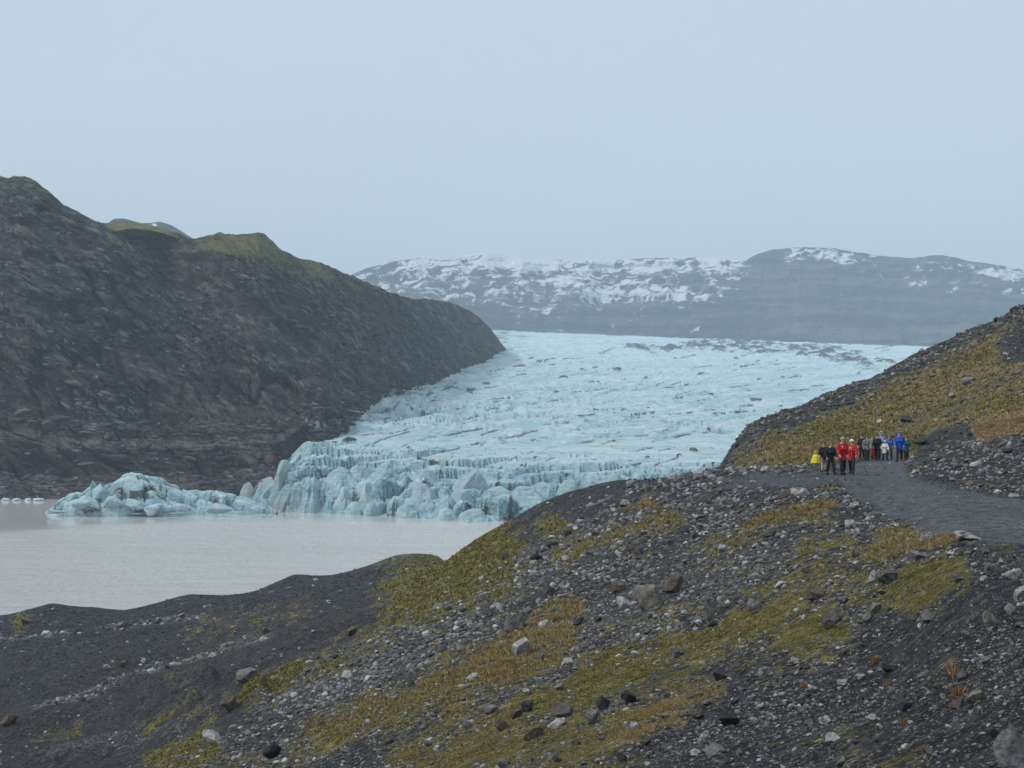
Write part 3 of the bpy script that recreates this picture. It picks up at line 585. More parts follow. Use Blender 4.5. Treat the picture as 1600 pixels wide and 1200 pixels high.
# serac blocks standing on the broken front (parts of the glacier): pixel, size in metres, tilt
SERAC = [(385, 772, 7.5, 5.0, 12, -6), (380, 786, 6, 4, 3.5, -18), (411, 768, 8, 5, 12, 12), (432, 765, 9, 5, 9, 20), (405, 790, 5, 4, 4.5, 5), (425, 790, 4, 4, 4, 0), (446, 735, 6, 5, 7, 10), (448, 772, 5, 4, 7, 16), (436, 795, 4.5, 3, 3, 0), (452, 797, 3.5, 3, 3.2, 0),
         (466, 775, 4.5, 4, 9, 8), (480, 772, 3.2, 4, 10, 5), (497, 765, 5, 5, 10, 3), (500, 795, 6, 4, 4.5, 0), (518, 752, 6, 5, 9, -4), (532, 742, 8, 5, 6, -6), (545, 768, 7, 5, 7, 4), (520, 800, 4, 3, 2.6, 0), (560, 735, 7, 5, 6, 7), (575, 760, 9, 6, 6, -5),
         (590, 792, 9, 5, 6.5, 2), (637, 795, 9, 5, 6.0, -3), (668, 790, 7.5, 5, 6.5, -12), (560, 790, 7, 4, 5.5, 3), (612, 765, 8, 6, 5, 6), (650, 760, 9, 6, 5, -4), (690, 768, 9, 6, 5, 5), (720, 772, 8, 6, 4.5, -7), (740, 745, 9, 6, 5, 5), (775, 770, 11, 7, 5, 4), (700, 802, 7, 5, 4.5, 9), (735, 806, 11, 6, 4.5, -4), (775, 808, 10, 5, 3, 3), (820, 765, 9, 6, 4, -5), (850, 760, 8, 6, 4, 6), (890, 755, 8, 6, 4, 3), (925, 748, 9, 6, 4, -3), (960, 745, 8, 5, 3.5, 5), (600, 730, 9, 6, 4.5, -6), (665, 738, 10, 6, 4, 4)]
for k, (a, b, sx, sy, sz, tl) in enumerate(SERAC):
    v, f = lump(2 if sz < 4 else 3, 300 + k, 14, 0.42, 0.14, 2.2, (sx * .8, sy * .95, sz * (.7 if a < 460 else .5)), True)
    _h = (v[:, 2] - v[:, 2].min()) / np.ptp(v[:, 2]); v[:, 0] *= 1.1 - .5 * _h; v[:, 1] *= 1.1 - .4 * _h
    v += np.stack([0.35 * fbm(v[:, 1] * .5, v[:, 2] * .6 + k, 3, 7), 0.8 * fbm(v[:, 0] * .45 + k, v[:, 2] * .25, 3, 8), 0 * v[:, 0]], -1)
    dirty = a < 480; v[:, 2] -= .1 * sz; v[:, 2] = np.where(v[:, 2] < 0, v[:, 2] * 2.6, v[:, 2])
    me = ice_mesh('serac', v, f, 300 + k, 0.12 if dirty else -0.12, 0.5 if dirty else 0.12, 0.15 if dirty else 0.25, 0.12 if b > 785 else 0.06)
    pt = glacier_hit(a, min(b + sz * 1.2, 808)); pt.y = min(pt.y, float(DF(a)) + 22 + max(0, 780 - b) * .7); pt.x = (a - 800) / F * pt.y; o = link('serac', me, ICE, glacier)
    o.location = (pt.x, pt.y + sy * 0.35, (HZ - b) / F * pt.y + sz * 0.12); o.rotation_euler = (0, math.radians(tl), random.uniform(-.4, .4))

# large iceberg stranded off the front
bu = np.linspace(68, 432, 300); bd = np.linspace(-15, 17, 70)
BU, BD = np.meshgrid(bu, bd)
bx = (BU - 800) / F * 500
bnx = fbm(bx / 9, BD / 9, 3, 201)
top = np.interp(BU + 5 * bnx, [70, 80, 100, 118, 132, 148, 156, 172, 196, 206, 218, 240, 262, 290, 330, 368, 385, 410, 432], [803, 796, 783, 774, 771, 756, 764, 763, 746, 743, 745, 752, 762, 768, 774, 776, 778, 786, 805])
ctr = np.interp(BU, [70, 150, 210, 300, 430], [-1, 0, 2, 5, 3]); hw = np.interp(BU, [70, 100, 200, 300, 380, 432], [5, 9, 14, 11, 8, 4])
prof = np.clip(1 - np.abs((BD - ctr + 1.5 * bnx) / hw) ** 2.2, -0.4, 1)
bz = (803 - top) / F * 500 * np.where(prof > 0, np.sqrt(np.maximum(prof, 0)), prof)
w1, w2, c1_, c2_, o1, o2 = worley(bx / 8 + bnx, BD / 6 + .4 * bx / 8, 211)
inb = sstep(0.0, .35, prof)
bz += inb * (3.0 * (c1_ - .5) - 3.6 * o2 * c2_ + 2.2 * o1 * (c1_ - .4) - 2.0 * np.exp(-(w2 - w1) / .12) + 1.1 * fbm(bx / 5, BD / 4, 4, 213) + 0.6 * (ridged(bx / 12 + BD / 5, BD / 8 - bx / 14, 3, 215) - .5))
BZ = LAKE - 1.0 + bz + 0.9
bdirt = -0.02 + 0.4 * np.exp(-(w2 - w1) / .1) + 0.7 * sstep(.75, .95, ridged(bx / 14 + BD / 6, BD / 5 - bx / 16, 3, 217)) + 0.75 * sstep(1.2, .4, np.hypot((BU - 215) / 42, (HZ - F * BZ / 500 - 772) / 9) + .5 * bnx) + 0.5 * sstep(1.2, .3, np.abs(BU - 250 + 2.2 * (top - 752)) / 60) * sstep(.72, .9, ridged(bx / 9 - BD / 6, BD / 3 + bx / 8, 2, 219))
bsl = np.abs(np.gradient(BZ, axis=0)) / (bd[1] - bd[0])
berg = sheet('iceberg', bx, 500 + BD, BZ, dict(dirt=bdirt, blue=np.clip(.45 * sstep(.5, 2, bsl) + .5 * np.exp(-(w2 - w1) / .12), 0, 1), silt=np.clip(.2 + .5 * bnx, 0, 1)), BERGICE, False)
tag(berg, 'long dirt-streaked iceberg lying in the lagoon off the glacier front', 'iceberg')
for k, (a, b, sx, sy, sz, tl, dz) in enumerate([(150, 774, 5.5, 4, 5.5, -12, -.05), (140, 795, 6, 3, 2.2, 0, .5), (210, 790, 8, 4, 4.2, 6, .12), (240, 795, 6, 4, 3.6, -8, .05), (178, 785, 5, 4, 4.5, 15, 0), (262, 796, 5, 3, 2.8, 10, .1), (128, 788, 6, 3, 3.5, -6, -.1), (270, 802, 7, 2, .7, 0, -.1), (222, 803, 9, 2, .7, 0, .1), (85, 799, 6, 3, 1.4, 0, -.2), (340, 797, 7, 4, 3.4, 4, -.2), (400, 796, 5, 3, 3.2, 4, -.2)]):
    v, f = lump(3, 500 + k, 11, .42, .16, 2.0, (sx * .62, sy * .8, sz * .62))
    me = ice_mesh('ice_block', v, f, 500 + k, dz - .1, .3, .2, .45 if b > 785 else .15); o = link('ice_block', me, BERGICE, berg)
    o.location = ((a - 800) / F * 487, 487 + (k % 3) * 1.3 if b > 780 else 494, (HZ - b) / F * 488); o.rotation_euler = (0, math.radians(tl), random.uniform(-.3, .3))
FLOES = [(8, 782, 16, 'leftmost white ice floe at the far left shore'), (26, 781, 14, 'second white ice floe from the left along the far shore'), (44, 782, 12, 'third white ice floe from the left along the far shore'), (60, 781.5, 18, 'white ice floe nearest the big iceberg, end of the floe row')]
for k, (a, b, w_, lab) in enumerate(FLOES):
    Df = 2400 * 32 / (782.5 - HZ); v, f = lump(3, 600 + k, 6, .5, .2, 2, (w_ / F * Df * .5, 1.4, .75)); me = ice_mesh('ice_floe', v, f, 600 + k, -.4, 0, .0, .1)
    o = link('ice_floe', me, BERGICE); o.location = ((a - 800) / F * Df, Df, LAKE + .35); tag(o, lab, 'ice floe', 'ice floes along the far shore')

# ------------------------------------------------------------------ left valley side
mu = np.linspace(-230, 792, 700)
ivb = lambda u: np.interp(u, [-230, 0, 200, 330, 430, 500, 545, 600, 700, 760, 792], [790, 781, 779, 775, 760, 713, 676, 626, 588, 566, 546])
ivd = lambda u: np.interp(u, [-230, 0, 200, 330, 430, 500, 545, 600, 700, 760, 792], [575, 588, 592, 585, 570, 590, 668, 900, 1200, 1540, 1850])
ivt = lambda u: np.interp(u, [-230, -120, -40, 0, 12, 22, 38, 50, 66, 84, 100, 125, 150, 172, 195, 215, 240, 268, 290, 305, 330, 360, 385, 402, 416, 428, 440, 460, 500, 540, 580, 620, 645, 662, 680, 700, 722, 740, 752, 765, 776, 786, 792],
                [262, 250, 268, 277, 279, 275, 276, 280, 291, 307, 320, 334, 347, 346, 345, 347, 352, 362, 370, 371, 366, 364, 365, 364, 368, 380, 391, 398, 411, 427, 444, 460, 468, 466, 468, 471, 480, 489, 499, 512, 526, 540, 546])
ivtd = lambda u: np.interp(u, [-230, 0, 100, 160, 230, 400, 500, 620, 740, 765, 792], [800, 790, 775, 760, 800, 790, 850, 1060, 1530, 1650, 1855])
hf = np.array([0, .03, .055, .14, .165, .22, .45, .7, .86, .93, 1.0]); df = np.array([0, .08, .13, .15, .24, .28, .46, .68, .82, .88, 1.0])
tt = np.concatenate([[-.35, -.15], np.linspace(0, 1, 280), 1 + np.linspace(.03, 1.6, 22)])
MU, MT = np.meshgrid(mu, tt)
tc = np.clip(MT, 0, 1)
kk = sstep(560, 440, MU)      # ledges only over the lagoon
hfv = np.interp(tc, np.linspace(0, 1, len(hf)), hf) * kk + tc * (1 - kk)
dfv = np.interp(tc, np.linspace(0, 1, len(hf)), df) * kk + tc * (1 - kk)
vb, db, vtp, dtp = ivb(MU), ivd(MU), ivt(MU), ivtd(MU)
zb = (HZ - vb) / F * db; zt = (HZ - vtp) / F * dtp
MD = db + (dtp - db) * dfv; MZ = zb + (zt - zb) * hfv
spur = sstep(-18, 14, (MU - 165) - (MZ / MD * F * -1 + HZ - 352) * 0.98) * sstep(330, 250, MU) * sstep(.45, .8, hfv)
_k = 1 + 55 * spur * (1 - sstep(1, 1.05, MT)) * tc / MD
MD *= _k; MZ = np.where(MZ > 0, MZ * _k, MZ)
MD = np.where(MT < 0, db - 12 * MT, MD); MZ = np.where(MT < 0, zb + MT * 120, MZ)
back = np.maximum(MT - 1, 0)
MD += back * 520; MZ -= back * 70 + back ** 2 * 30
MX = (MU - 800) / F * MD
# keep the columns at their viewing direction on the visible face only
MX = np.where(MT > 1, (MU - 800) / F * dtp + (MU - 800) / F * (MD - dtp) * 0.55, MX)
sarc = np.cumsum(np.abs(np.gradient(MX[100])) + .22 * np.abs(np.gradient(MD[100])))[None, :] + 0 * MX
dgn = sarc * .75 + MZ * .8
gul = ridged(dgn / 70 + .4 * fbm(sarc / 60, MZ / 60, 2, 3), (MZ - .5 * sarc) / 210, 5, 221, .55)
strata = fbm(sarc / 160, MZ / 9 + .5 * fbm(sarc / 70, MZ / 40, 2, 5), 4, 223)
crag = fbm(sarc / 22, MZ / 16, 5, 225, .6)
ca = (sarc * .74 - MZ * .67) / 46; cb = (sarc * .67 + MZ * .74) / 15; wrp = .5 * fbm(sarc / 30, MZ / 30, 3, 241)
k1, k2, kr, ks, kox, koy = worley(ca + wrp, cb + wrp, 243)
l1, l2, lr_, ls, lox, loy = worley(ca * 2.7 + 2 * wrp, cb * 2.2 + wrp * 2, 245)
facet = 6.5 * (kr - .5) + 9 * koy * (ks - .35) + 4 * kox * (kr - .5) - 3 * np.exp(-(k2 - k1) / .1) + .4 * (6 * (lr_ - .5) + 8 * loy * (ls - .35) - 2.5 * np.exp(-(l2 - l1) / .12))
rocky = sstep(-.25, .3, fbm(sarc / 130, MZ / 70, 3, 247))
rib = np.clip(sstep(.62, .95, ridged(ca * .9 + wrp * 2, cb * 1.1, 3, 249)) * sstep(-.1, .5, fbm(sarc / 45, MZ / 26, 4, 251)) + .35 * sstep(.6, 1.0, lr_) * sstep(.2, .5, fbm(sarc / 50 + 9, MZ / 30, 3, 253)), 0, 1)
face = sstep(0, .06, MT) * sstep(1.02, .9, MT)
topf = sstep(.9, 1, MT) * sstep(1.3, 1.0, MT)
sc_ = np.interp(MU, [0, 560, 700, 792], [1, 1, .8, .25])
biggul = ridged((sarc * .67 + MZ * .74) / 105 + .5 * fbm(sarc / 120, MZ / 90, 2, 261), (sarc * .74 - MZ * .67) / 380, 3, 263)
lowb = 1 - .6 * kk * sstep(.27, .2, hfv)
disp = lowb * (22 * (biggul - .6) * sstep(.1, .4, hfv) + 17 * (gul - .62) + 2.2 * strata * (1 + 1.5 * sstep(.3, .12, hfv)) + 3.5 * crag + 1.5 * facet * (.35 + .65 * rocky)) * sc_
MD = MD - face * disp * .8
MZ = MZ + face * disp * .45 + topf * sc_ * (2.2 * fbm(sarc / 14, MZ * 0, 4, 227) + 1.6 * np.maximum(0, fbm(sarc / 6, MZ * 0 + 5, 3, 229)))
MUp, MVp = to_px(MX, MD, MZ)
# grass on the upper slopes
gl = np.interp(MUp, [-50, 0, 120, 160, 176, 240, 300, 420, 500, 560, 640, 792], [335, 333, 338, 345, 378, 374, 378, 425, 452, 470, 470, 470])
grass = sstep(10, -22, MVp - gl - 5 + 20 * fbm(sarc / 40, MZ / 14, 3, 231)) * np.interp(MUp, [-50, 60, 150, 170, 440, 560, 660, 792], [.62, .4, .2, .95, .85, .6, .22, .1])
grass = np.maximum(grass, .38 * sstep(1.3, .3, np.abs(MVp - np.interp(MUp, [0, 200], [385, 425])) / 14 + .6 * strata) * sstep(230, 120, MUp))
brown = sstep(1.4, .4, np.abs(MVp - np.interp(MUp, [440, 560, 640, 740], [430, 470, 505, 540])) / 34) * sstep(420, 480, MUp) * .9
brown = np.maximum(brown, .8 * sstep(1.2, .4, np.hypot((MUp - 70) / 70, (MVp - 672) / 28)))
palea = np.clip(.25 + .75 * sstep(1.3, .4, np.abs(MVp - 694) / 26) * kk + 0.3 * sstep(560, 640, MVp), 0, 1)
icea = sstep(1.5, .1, polyline(MUp, MVp, [(470, 655), (545, 668), (600, 622), (640, 605)]) / 22) * 1.0
ledge = kk * (sstep(1.2, .3, np.abs(hfv - .158 - .012 * fbm(sarc / 60, MZ * 0, 3, 265)) / .012) * sstep(-.45, .1, fbm(sarc / 40, MZ / 6, 3, 267)) + .8 * sstep(1.3, .3, np.abs(hfv - .205 - .03 * fbm(sarc / 80, MZ * 0, 3, 269)) / .02) * sstep(.0, .4, fbm(sarc / 26, MZ / 5, 3, 271)) + .5 * sstep(1.2, .3, np.abs(hfv - .06) / .012) * sstep(.1, .4, fbm(sarc / 24, MZ / 5, 3, 273)))
rib = np.clip(np.maximum(rib, 1.05 * ledge) * (1 - .7 * kk * sstep(.05, .065, hfv) * sstep(.15, .135, hfv)), 0, 1.2)
left = sheet('left_mountainside', MX, MD, MZ, dict(grass=grass, brown=brown, pale=palea, ice=icea, rib=rib, along=sarc), ROCKFACE, False)
tag(left, kind='structure')

# crags and blocks standing out of the valley side
def wall_rocks(n, seed):
    r = np.random.default_rng(seed); w = sstep(.02, .05, MT) * sstep(.92, .85, MT) * (MUp > -60) * (MUp < 770)
    w = w * (.12 + sstep(-.1, .45, fbm(sarc / 40, MZ / 24, 4, 281)) * (1 - np.clip(1.5 * grass, 0, 1)) + .35 * sstep(.35, .05, hfv) * sstep(.0, .4, fbm(sarc / 22, MZ / 9, 3, 283))) * (1 - .9 * kk * sstep(.05, .07, hfv) * sstep(.2, .17, hfv))
    w = w * np.interp(MUp, [0, 540, 640, 770], [1, 1, .5, .25]); p = (w / w.sum()).ravel(); k = r.choice(len(p), n, p=p); i, j = np.divmod(k, MX.shape[1])
    x, y, z = MX[i, j], MD[i, j], MZ[i, j]; sz = .38 * (1 - r.random(n) * (1 - (5.0) ** -1.7)) ** (-1 / 1.7) * y / 650
    v0, f0 = ICO[1]; S = np.stack([lump(1, 880 + q, 5, .5, .12, 1.7)[0] + np.random.default_rng(q).normal(size=v0.shape) * .1 for q in range(8)])[r.integers(0, 8, n)]
    sc = np.stack([sz * (1.2 + 3.2 * r.random(n) ** 2), sz * (.8 + .5 * r.random(n)), sz * (.5 + .5 * r.random(n))], -1); P = S * sc[:, None, :]
    a = np.radians(np.where(hfv[i, j] < .22, r.normal(2, 8, n), r.normal(32, 16, n))); c_, s_ = np.cos(a)[:, None], np.sin(a)[:, None]     # long axis dips to the right
    P = np.stack([P[..., 0] * c_ + P[..., 2] * s_, P[..., 1], -P[..., 0] * s_ + P[..., 2] * c_], -1) + np.stack([x, y, z], -1)[:, None, :]
    me = raw_mesh('crags', P.reshape(-1, 3), (f0[None] + (np.arange(n) * 12)[:, None, None]).reshape(-1, 3), False)
    t = np.array([(.03, .029, .032), (.055, .05, .05), (.09, .08, .077), (.16, .142, .13), (.25, .225, .21)])[r.choice(5, n, p=[.22, .36, .33, .08, .01])] * (.75 + .5 * r.random((n, 1)))
    add_col(me, 'tint', np.repeat(t, 12, 0)); o = link('crags', me, STONE, left); o['kind'] = 'stuff'
wall_rocks(12000, 887)

# grey hill far behind the left ridge
def ridge_sheet(name, us, tops, Dt, Db, zb_, nr, ncol, mat, amp, wl, seed, snowf=None, back=700):
    uu = np.linspace(us[0], us[-1], ncol); t = np.concatenate([np.linspace(0, 1, nr), 1 + np.linspace(.02, 1, 10)])
    UU, T = np.meshgrid(uu, t); tc = np.clip(T, 0, 1); vt_ = np.interp(UU, us, tops); zt_ = (HZ - vt_) / F * Dt
    rel = tc ** np.interp(tc, [0, 1], [1.15, .92]); DD = Db + (Dt - Db) * tc + np.maximum(T - 1, 0) * back; ZZ = zb_ + (zt_ - zb_) * rel - np.maximum(T - 1, 0) * back * .12
    XX = (UU - 800) / F * np.where(T > 1, Dt, DD); s = (UU - 800) / F * Dt
    fc = sstep(0, .1, tc) * sstep(1.01, .93, T)
    d = amp * (ridged(s / wl, ZZ / (wl * 2.2), 5, seed) - .6) + amp * .5 * fbm(s / (wl * .35), ZZ / (wl * .3), 4, seed + 5) + amp * .45 * fbm(s / (wl * 3), ZZ / (wl * .16), 3, seed + 9)
    DD = DD - fc * d; XX = XX * 1.0
    ZZ = ZZ + sstep(.9, 1, T) * amp * .09 * fbm(s / (wl * .4), T * 0, 4, seed + 13)
    pu, pv = to_px(XX, DD, ZZ)
    o = sheet(name, XX, DD, ZZ, dict(snow=snowf(pu, pv, s, ZZ) if snowf else 0 * ZZ), mat, False); tag(o, kind='structure'); return o
ridge_sheet('distant_hill', [120, 170, 178, 192, 205, 222, 235, 250, 268, 290, 310, 360], [352, 348, 342, 341, 344, 349, 349, 346, 352, 366, 378, 400], 2600, 2200, 120, 70, 120, FAR, 30, 130, 401,
            lambda u, v, s, z: np.maximum(-2.0 + 0 * u, 2.2 * sstep(1.3, .6, np.hypot((u - 241) / 5, (v - 352) / 3.5)) * 1.5 - 2))
def snow_far(u, v, s, z):
    top = np.interp(u, FU, FT); h = v - top
    dens = np.interp(u, [540, 640, 800, 1000, 1150, 1190, 1230, 1330, 1480, 1520, 1600], [.55, .62, .66, .6, .58, .05, .3, .35, .3, .35, .45])
    reach = np.interp(u, [540, 800, 1000, 1130, 1190, 1230, 1380, 1480, 1530, 1600], [85, 80, 72, 62, 8, 24, 28, 60, 30, 50])
    f = dens * sstep(1.5, .5, h / (reach * 1.3) + .45 * fbm(s / 300, z / 120, 3, 411)) + 0.05
    f += np.interp(u, [540, 720, 800, 1130, 1160, 1190, 1240, 1330, 1400, 1440, 1600], [.1, .2, .45, .42, .3, -.3, .45, .35, -.1, .05, .3]) * sstep(1.4, .4, np.abs(h - 9) / 12)
    f += .4 * sstep(1.4, .2, np.hypot((u - 1088) / (3 + .9 * np.clip(v - 490, 0, 40)), (v - 512) / 17)) + .45 * sstep(1.3, .3, np.hypot((u - 1365) / 20, (v - 468) / 8)) + .5 * sstep(1.3, .4, np.hypot((u - 1560) / 40, (v - 428) / 9)) + .5 * sstep(1.3, .4, np.hypot((u - 1450) / 50, (v - 443) / 5))
    f += .22 * sstep(1.4, .3, np.hypot((u - 1000) / 130, (v - 462) / 14))
    return f
FU = [380, 450, 500, 550, 575, 600, 630, 660, 690, 712, 730, 745, 762, 780, 800, 850, 920, 960, 1000, 1035, 1050, 1062, 1090, 1120, 1150, 1165, 1180, 1196, 1205, 1225, 1242, 1270, 1300, 1340, 1370, 1392, 1420, 1450, 1472, 1490, 1510, 1535, 1570, 1600, 1700, 1850, 2000]
FT = [452, 446, 440, 428, 418, 412, 406, 402.5, 407, 403, 398, 396, 393.5, 397, 402, 405, 407, 405.5, 404, 402, 401, 405, 403, 402, 406.5, 405, 398, 394, 391, 389, 386, 386.5, 388, 394, 399, 401.5, 402, 400, 398, 402, 407, 411, 416, 420, 428, 424, 440]
ridge_sheet('snowy_mountain', FU, FT, 4700, 4050, 150, 130, 560, FAR, 75, 210, 421, snow_far)

# ------------------------------------------------------------------ stones
dE = np.gradient(EL, axis=0) * F; inframe = (U > -120) & (U < 1720) & (HZ - EL * F < 1330) & VIS
scr = np.where(inframe, np.clip(dE, 0, 40), 0) * (nu[1] - nu[0])          # photo area each ground cell covers
VP = HZ - EL * F
gravelly = sstep(.0, .35, fbm(GX / 3.2 + GY / 40, GY / 7 - GX / 8, 4, 501))
dens = 0.018 + 0.62 * slope_zone * (1 - .9 * pth) * (.35 + .65 * gravelly) + 1.1 * np.clip(pale - .25, 0, 1) * (1 - hill)
dens *= 1 - .62 * np.clip(moss * 1.2, 0, 1)
dens = np.where(hill > .5, .14 + .5 * sstep(60, 15, hband) , dens); dens = dens * (1 - .7 * pth)
dens *= 1 - .5 * sstep(1.0, .6, capsule(U, V0, 1400, 1010, 1560, 960) / 70)
TINTS = np.array([(.085, .087, .093), (.13, .13, .133), (.17, .168, .165), (.23, .225, .215), (.31, .305, .295), (.38, .375, .36), (.11, .085, .068), (.05, .05, .055), (.16, .13, .105)])
TW = np.array([.22, .22, .17, .12, .07, .035, .05, .08, .035]); TW = TW / TW.sum()
def sample_ground(n, w, seed):
    r = np.random.default_rng(seed); p = (w / w.sum()).ravel(); k = r.choice(len(p), n, p=p)
    i, j = np.divmod(k, NC); du = (nu[1] - nu[0]); u = nu[j] + (r.random(n) - .5) * du
    lr = math.log(nD[1] / nD[0]); Dd = nD[i] * np.exp((r.random(n) - .5) * lr)
    fi = np.clip(np.log(Dd / nD[0]) / lr, 0, NR - 1.001); fj = np.clip((u - nu[0]) / du, 0, NC - 1.001)
    a = fi.astype(int); b = fj.astype(int); s_, t_ = fi - a, fj - b
    z = (GZ[a, b] * (1 - s_) + GZ[a + 1, b] * s_) * (1 - t_) + (GZ[a, b + 1] * (1 - s_) + GZ[a + 1, b + 1] * s_) * t_
    return (u - 800) / F * Dd, Dd, z, i, j
def rot_mats(r, n, tilt=.5):
    q = np.stack([np.ones(n), r.normal(size=n) * tilt * .5, r.normal(size=n) * tilt * .5, np.tan(np.clip(r.random(n) * np.pi - np.pi / 2, -1.5, 1.5))], -1)
    q /= np.linalg.norm(q, axis=1)[:, None]; w, x, y, z = q.T
    return np.stack([1 - 2 * (y * y + z * z), 2 * (x * y - z * w), 2 * (x * z + y * w), 2 * (x * y + z * w), 1 - 2 * (x * x + z * z), 2 * (y * z - x * w), 2 * (x * z - y * w), 2 * (y * z + x * w), 1 - 2 * (x * x + y * y)], -1).reshape(n, 3, 3)
def scatter_stones(name, n, w, lo, hi, power, sub, seed, smooth):
    """one mesh of loose stones; sizes in photo pixels at their own distance"""
    r = np.random.default_rng(seed); x, y, z, i, j = sample_ground(n, w, seed)
    px = lo * (1 - r.random(n) * (1 - (hi / lo) ** (-power))) ** (-1 / power)
    size = px / F * y * .5 * np.where(hill[i, j] > .5, .6, 1)
    v0, f0 = ICO[sub]; K = 8
    shapes = [lump(sub, seed * 10 + k, 5, .5, .2 if sub > 1 else .1, 1.6)[0] + np.random.default_rng(k).normal(size=v0.shape) * (.16 if sub == 0 else .07 if sub == 1 else .02) for k in range(K)]
    S = np.stack(shapes)[r.integers(0, K, n)]
    sc = np.stack([size * (1 + .35 * r.random(n)), size * (.8 + .4 * r.random(n)), size * (.42 + .4 * r.random(n))], -1)
    P = np.einsum('nij,nkj->nki', rot_mats(r, n), S * sc[:, None, :]) + np.stack([x, y, z + sc[:, 2] * .35], -1)[:, None, :]
    nv = len(v0); Fc = (f0[None] + (np.arange(n) * nv)[:, None, None]).reshape(-1, 3)
    me = raw_mesh(name, P.reshape(-1, 3), Fc, smooth)
    t = TINTS[r.choice(len(TINTS), n, p=TW)] * (.9 + .85 * r.random(n))[:, None]
    t = np.where((hill[i, j] > .5)[:, None], t * .62 * np.array([1.05, 1.0, .9]), t)
    if sub == 0: t = np.clip(t, 0, .16) * np.where(pth[i, j] > .35, 1.1, .4)[:, None]
    add_col(me, 'tint', np.repeat(t, nv, 0))
    return link(name, me, STONE)
w_st = scr * np.clip(dens, 0, None)
gritw = scr * ((1 - .75 * np.clip(moss, 0, 1)) * (1 - .5 * hill)) * (D < 230)
tag(scatter_stones('grit', 46000, gritw, 1.7, 4.2, 2.0, 0, 904, False), kind='stuff')
tag(scatter_stones('gravel', 27000, w_st, 2.6, 7.5, 1.6, 1, 901, False), kind='stuff')
tag(scatter_stones('pebbles', 11000, w_st * (dens > .1), 5.5, 9.5, 1.8, 1, 903, True), kind='stuff')
tag(scatter_stones('cobbles', 3400, w_st * (dens > .12), 8, 14, 2.4, 2, 902, True), kind='stuff')

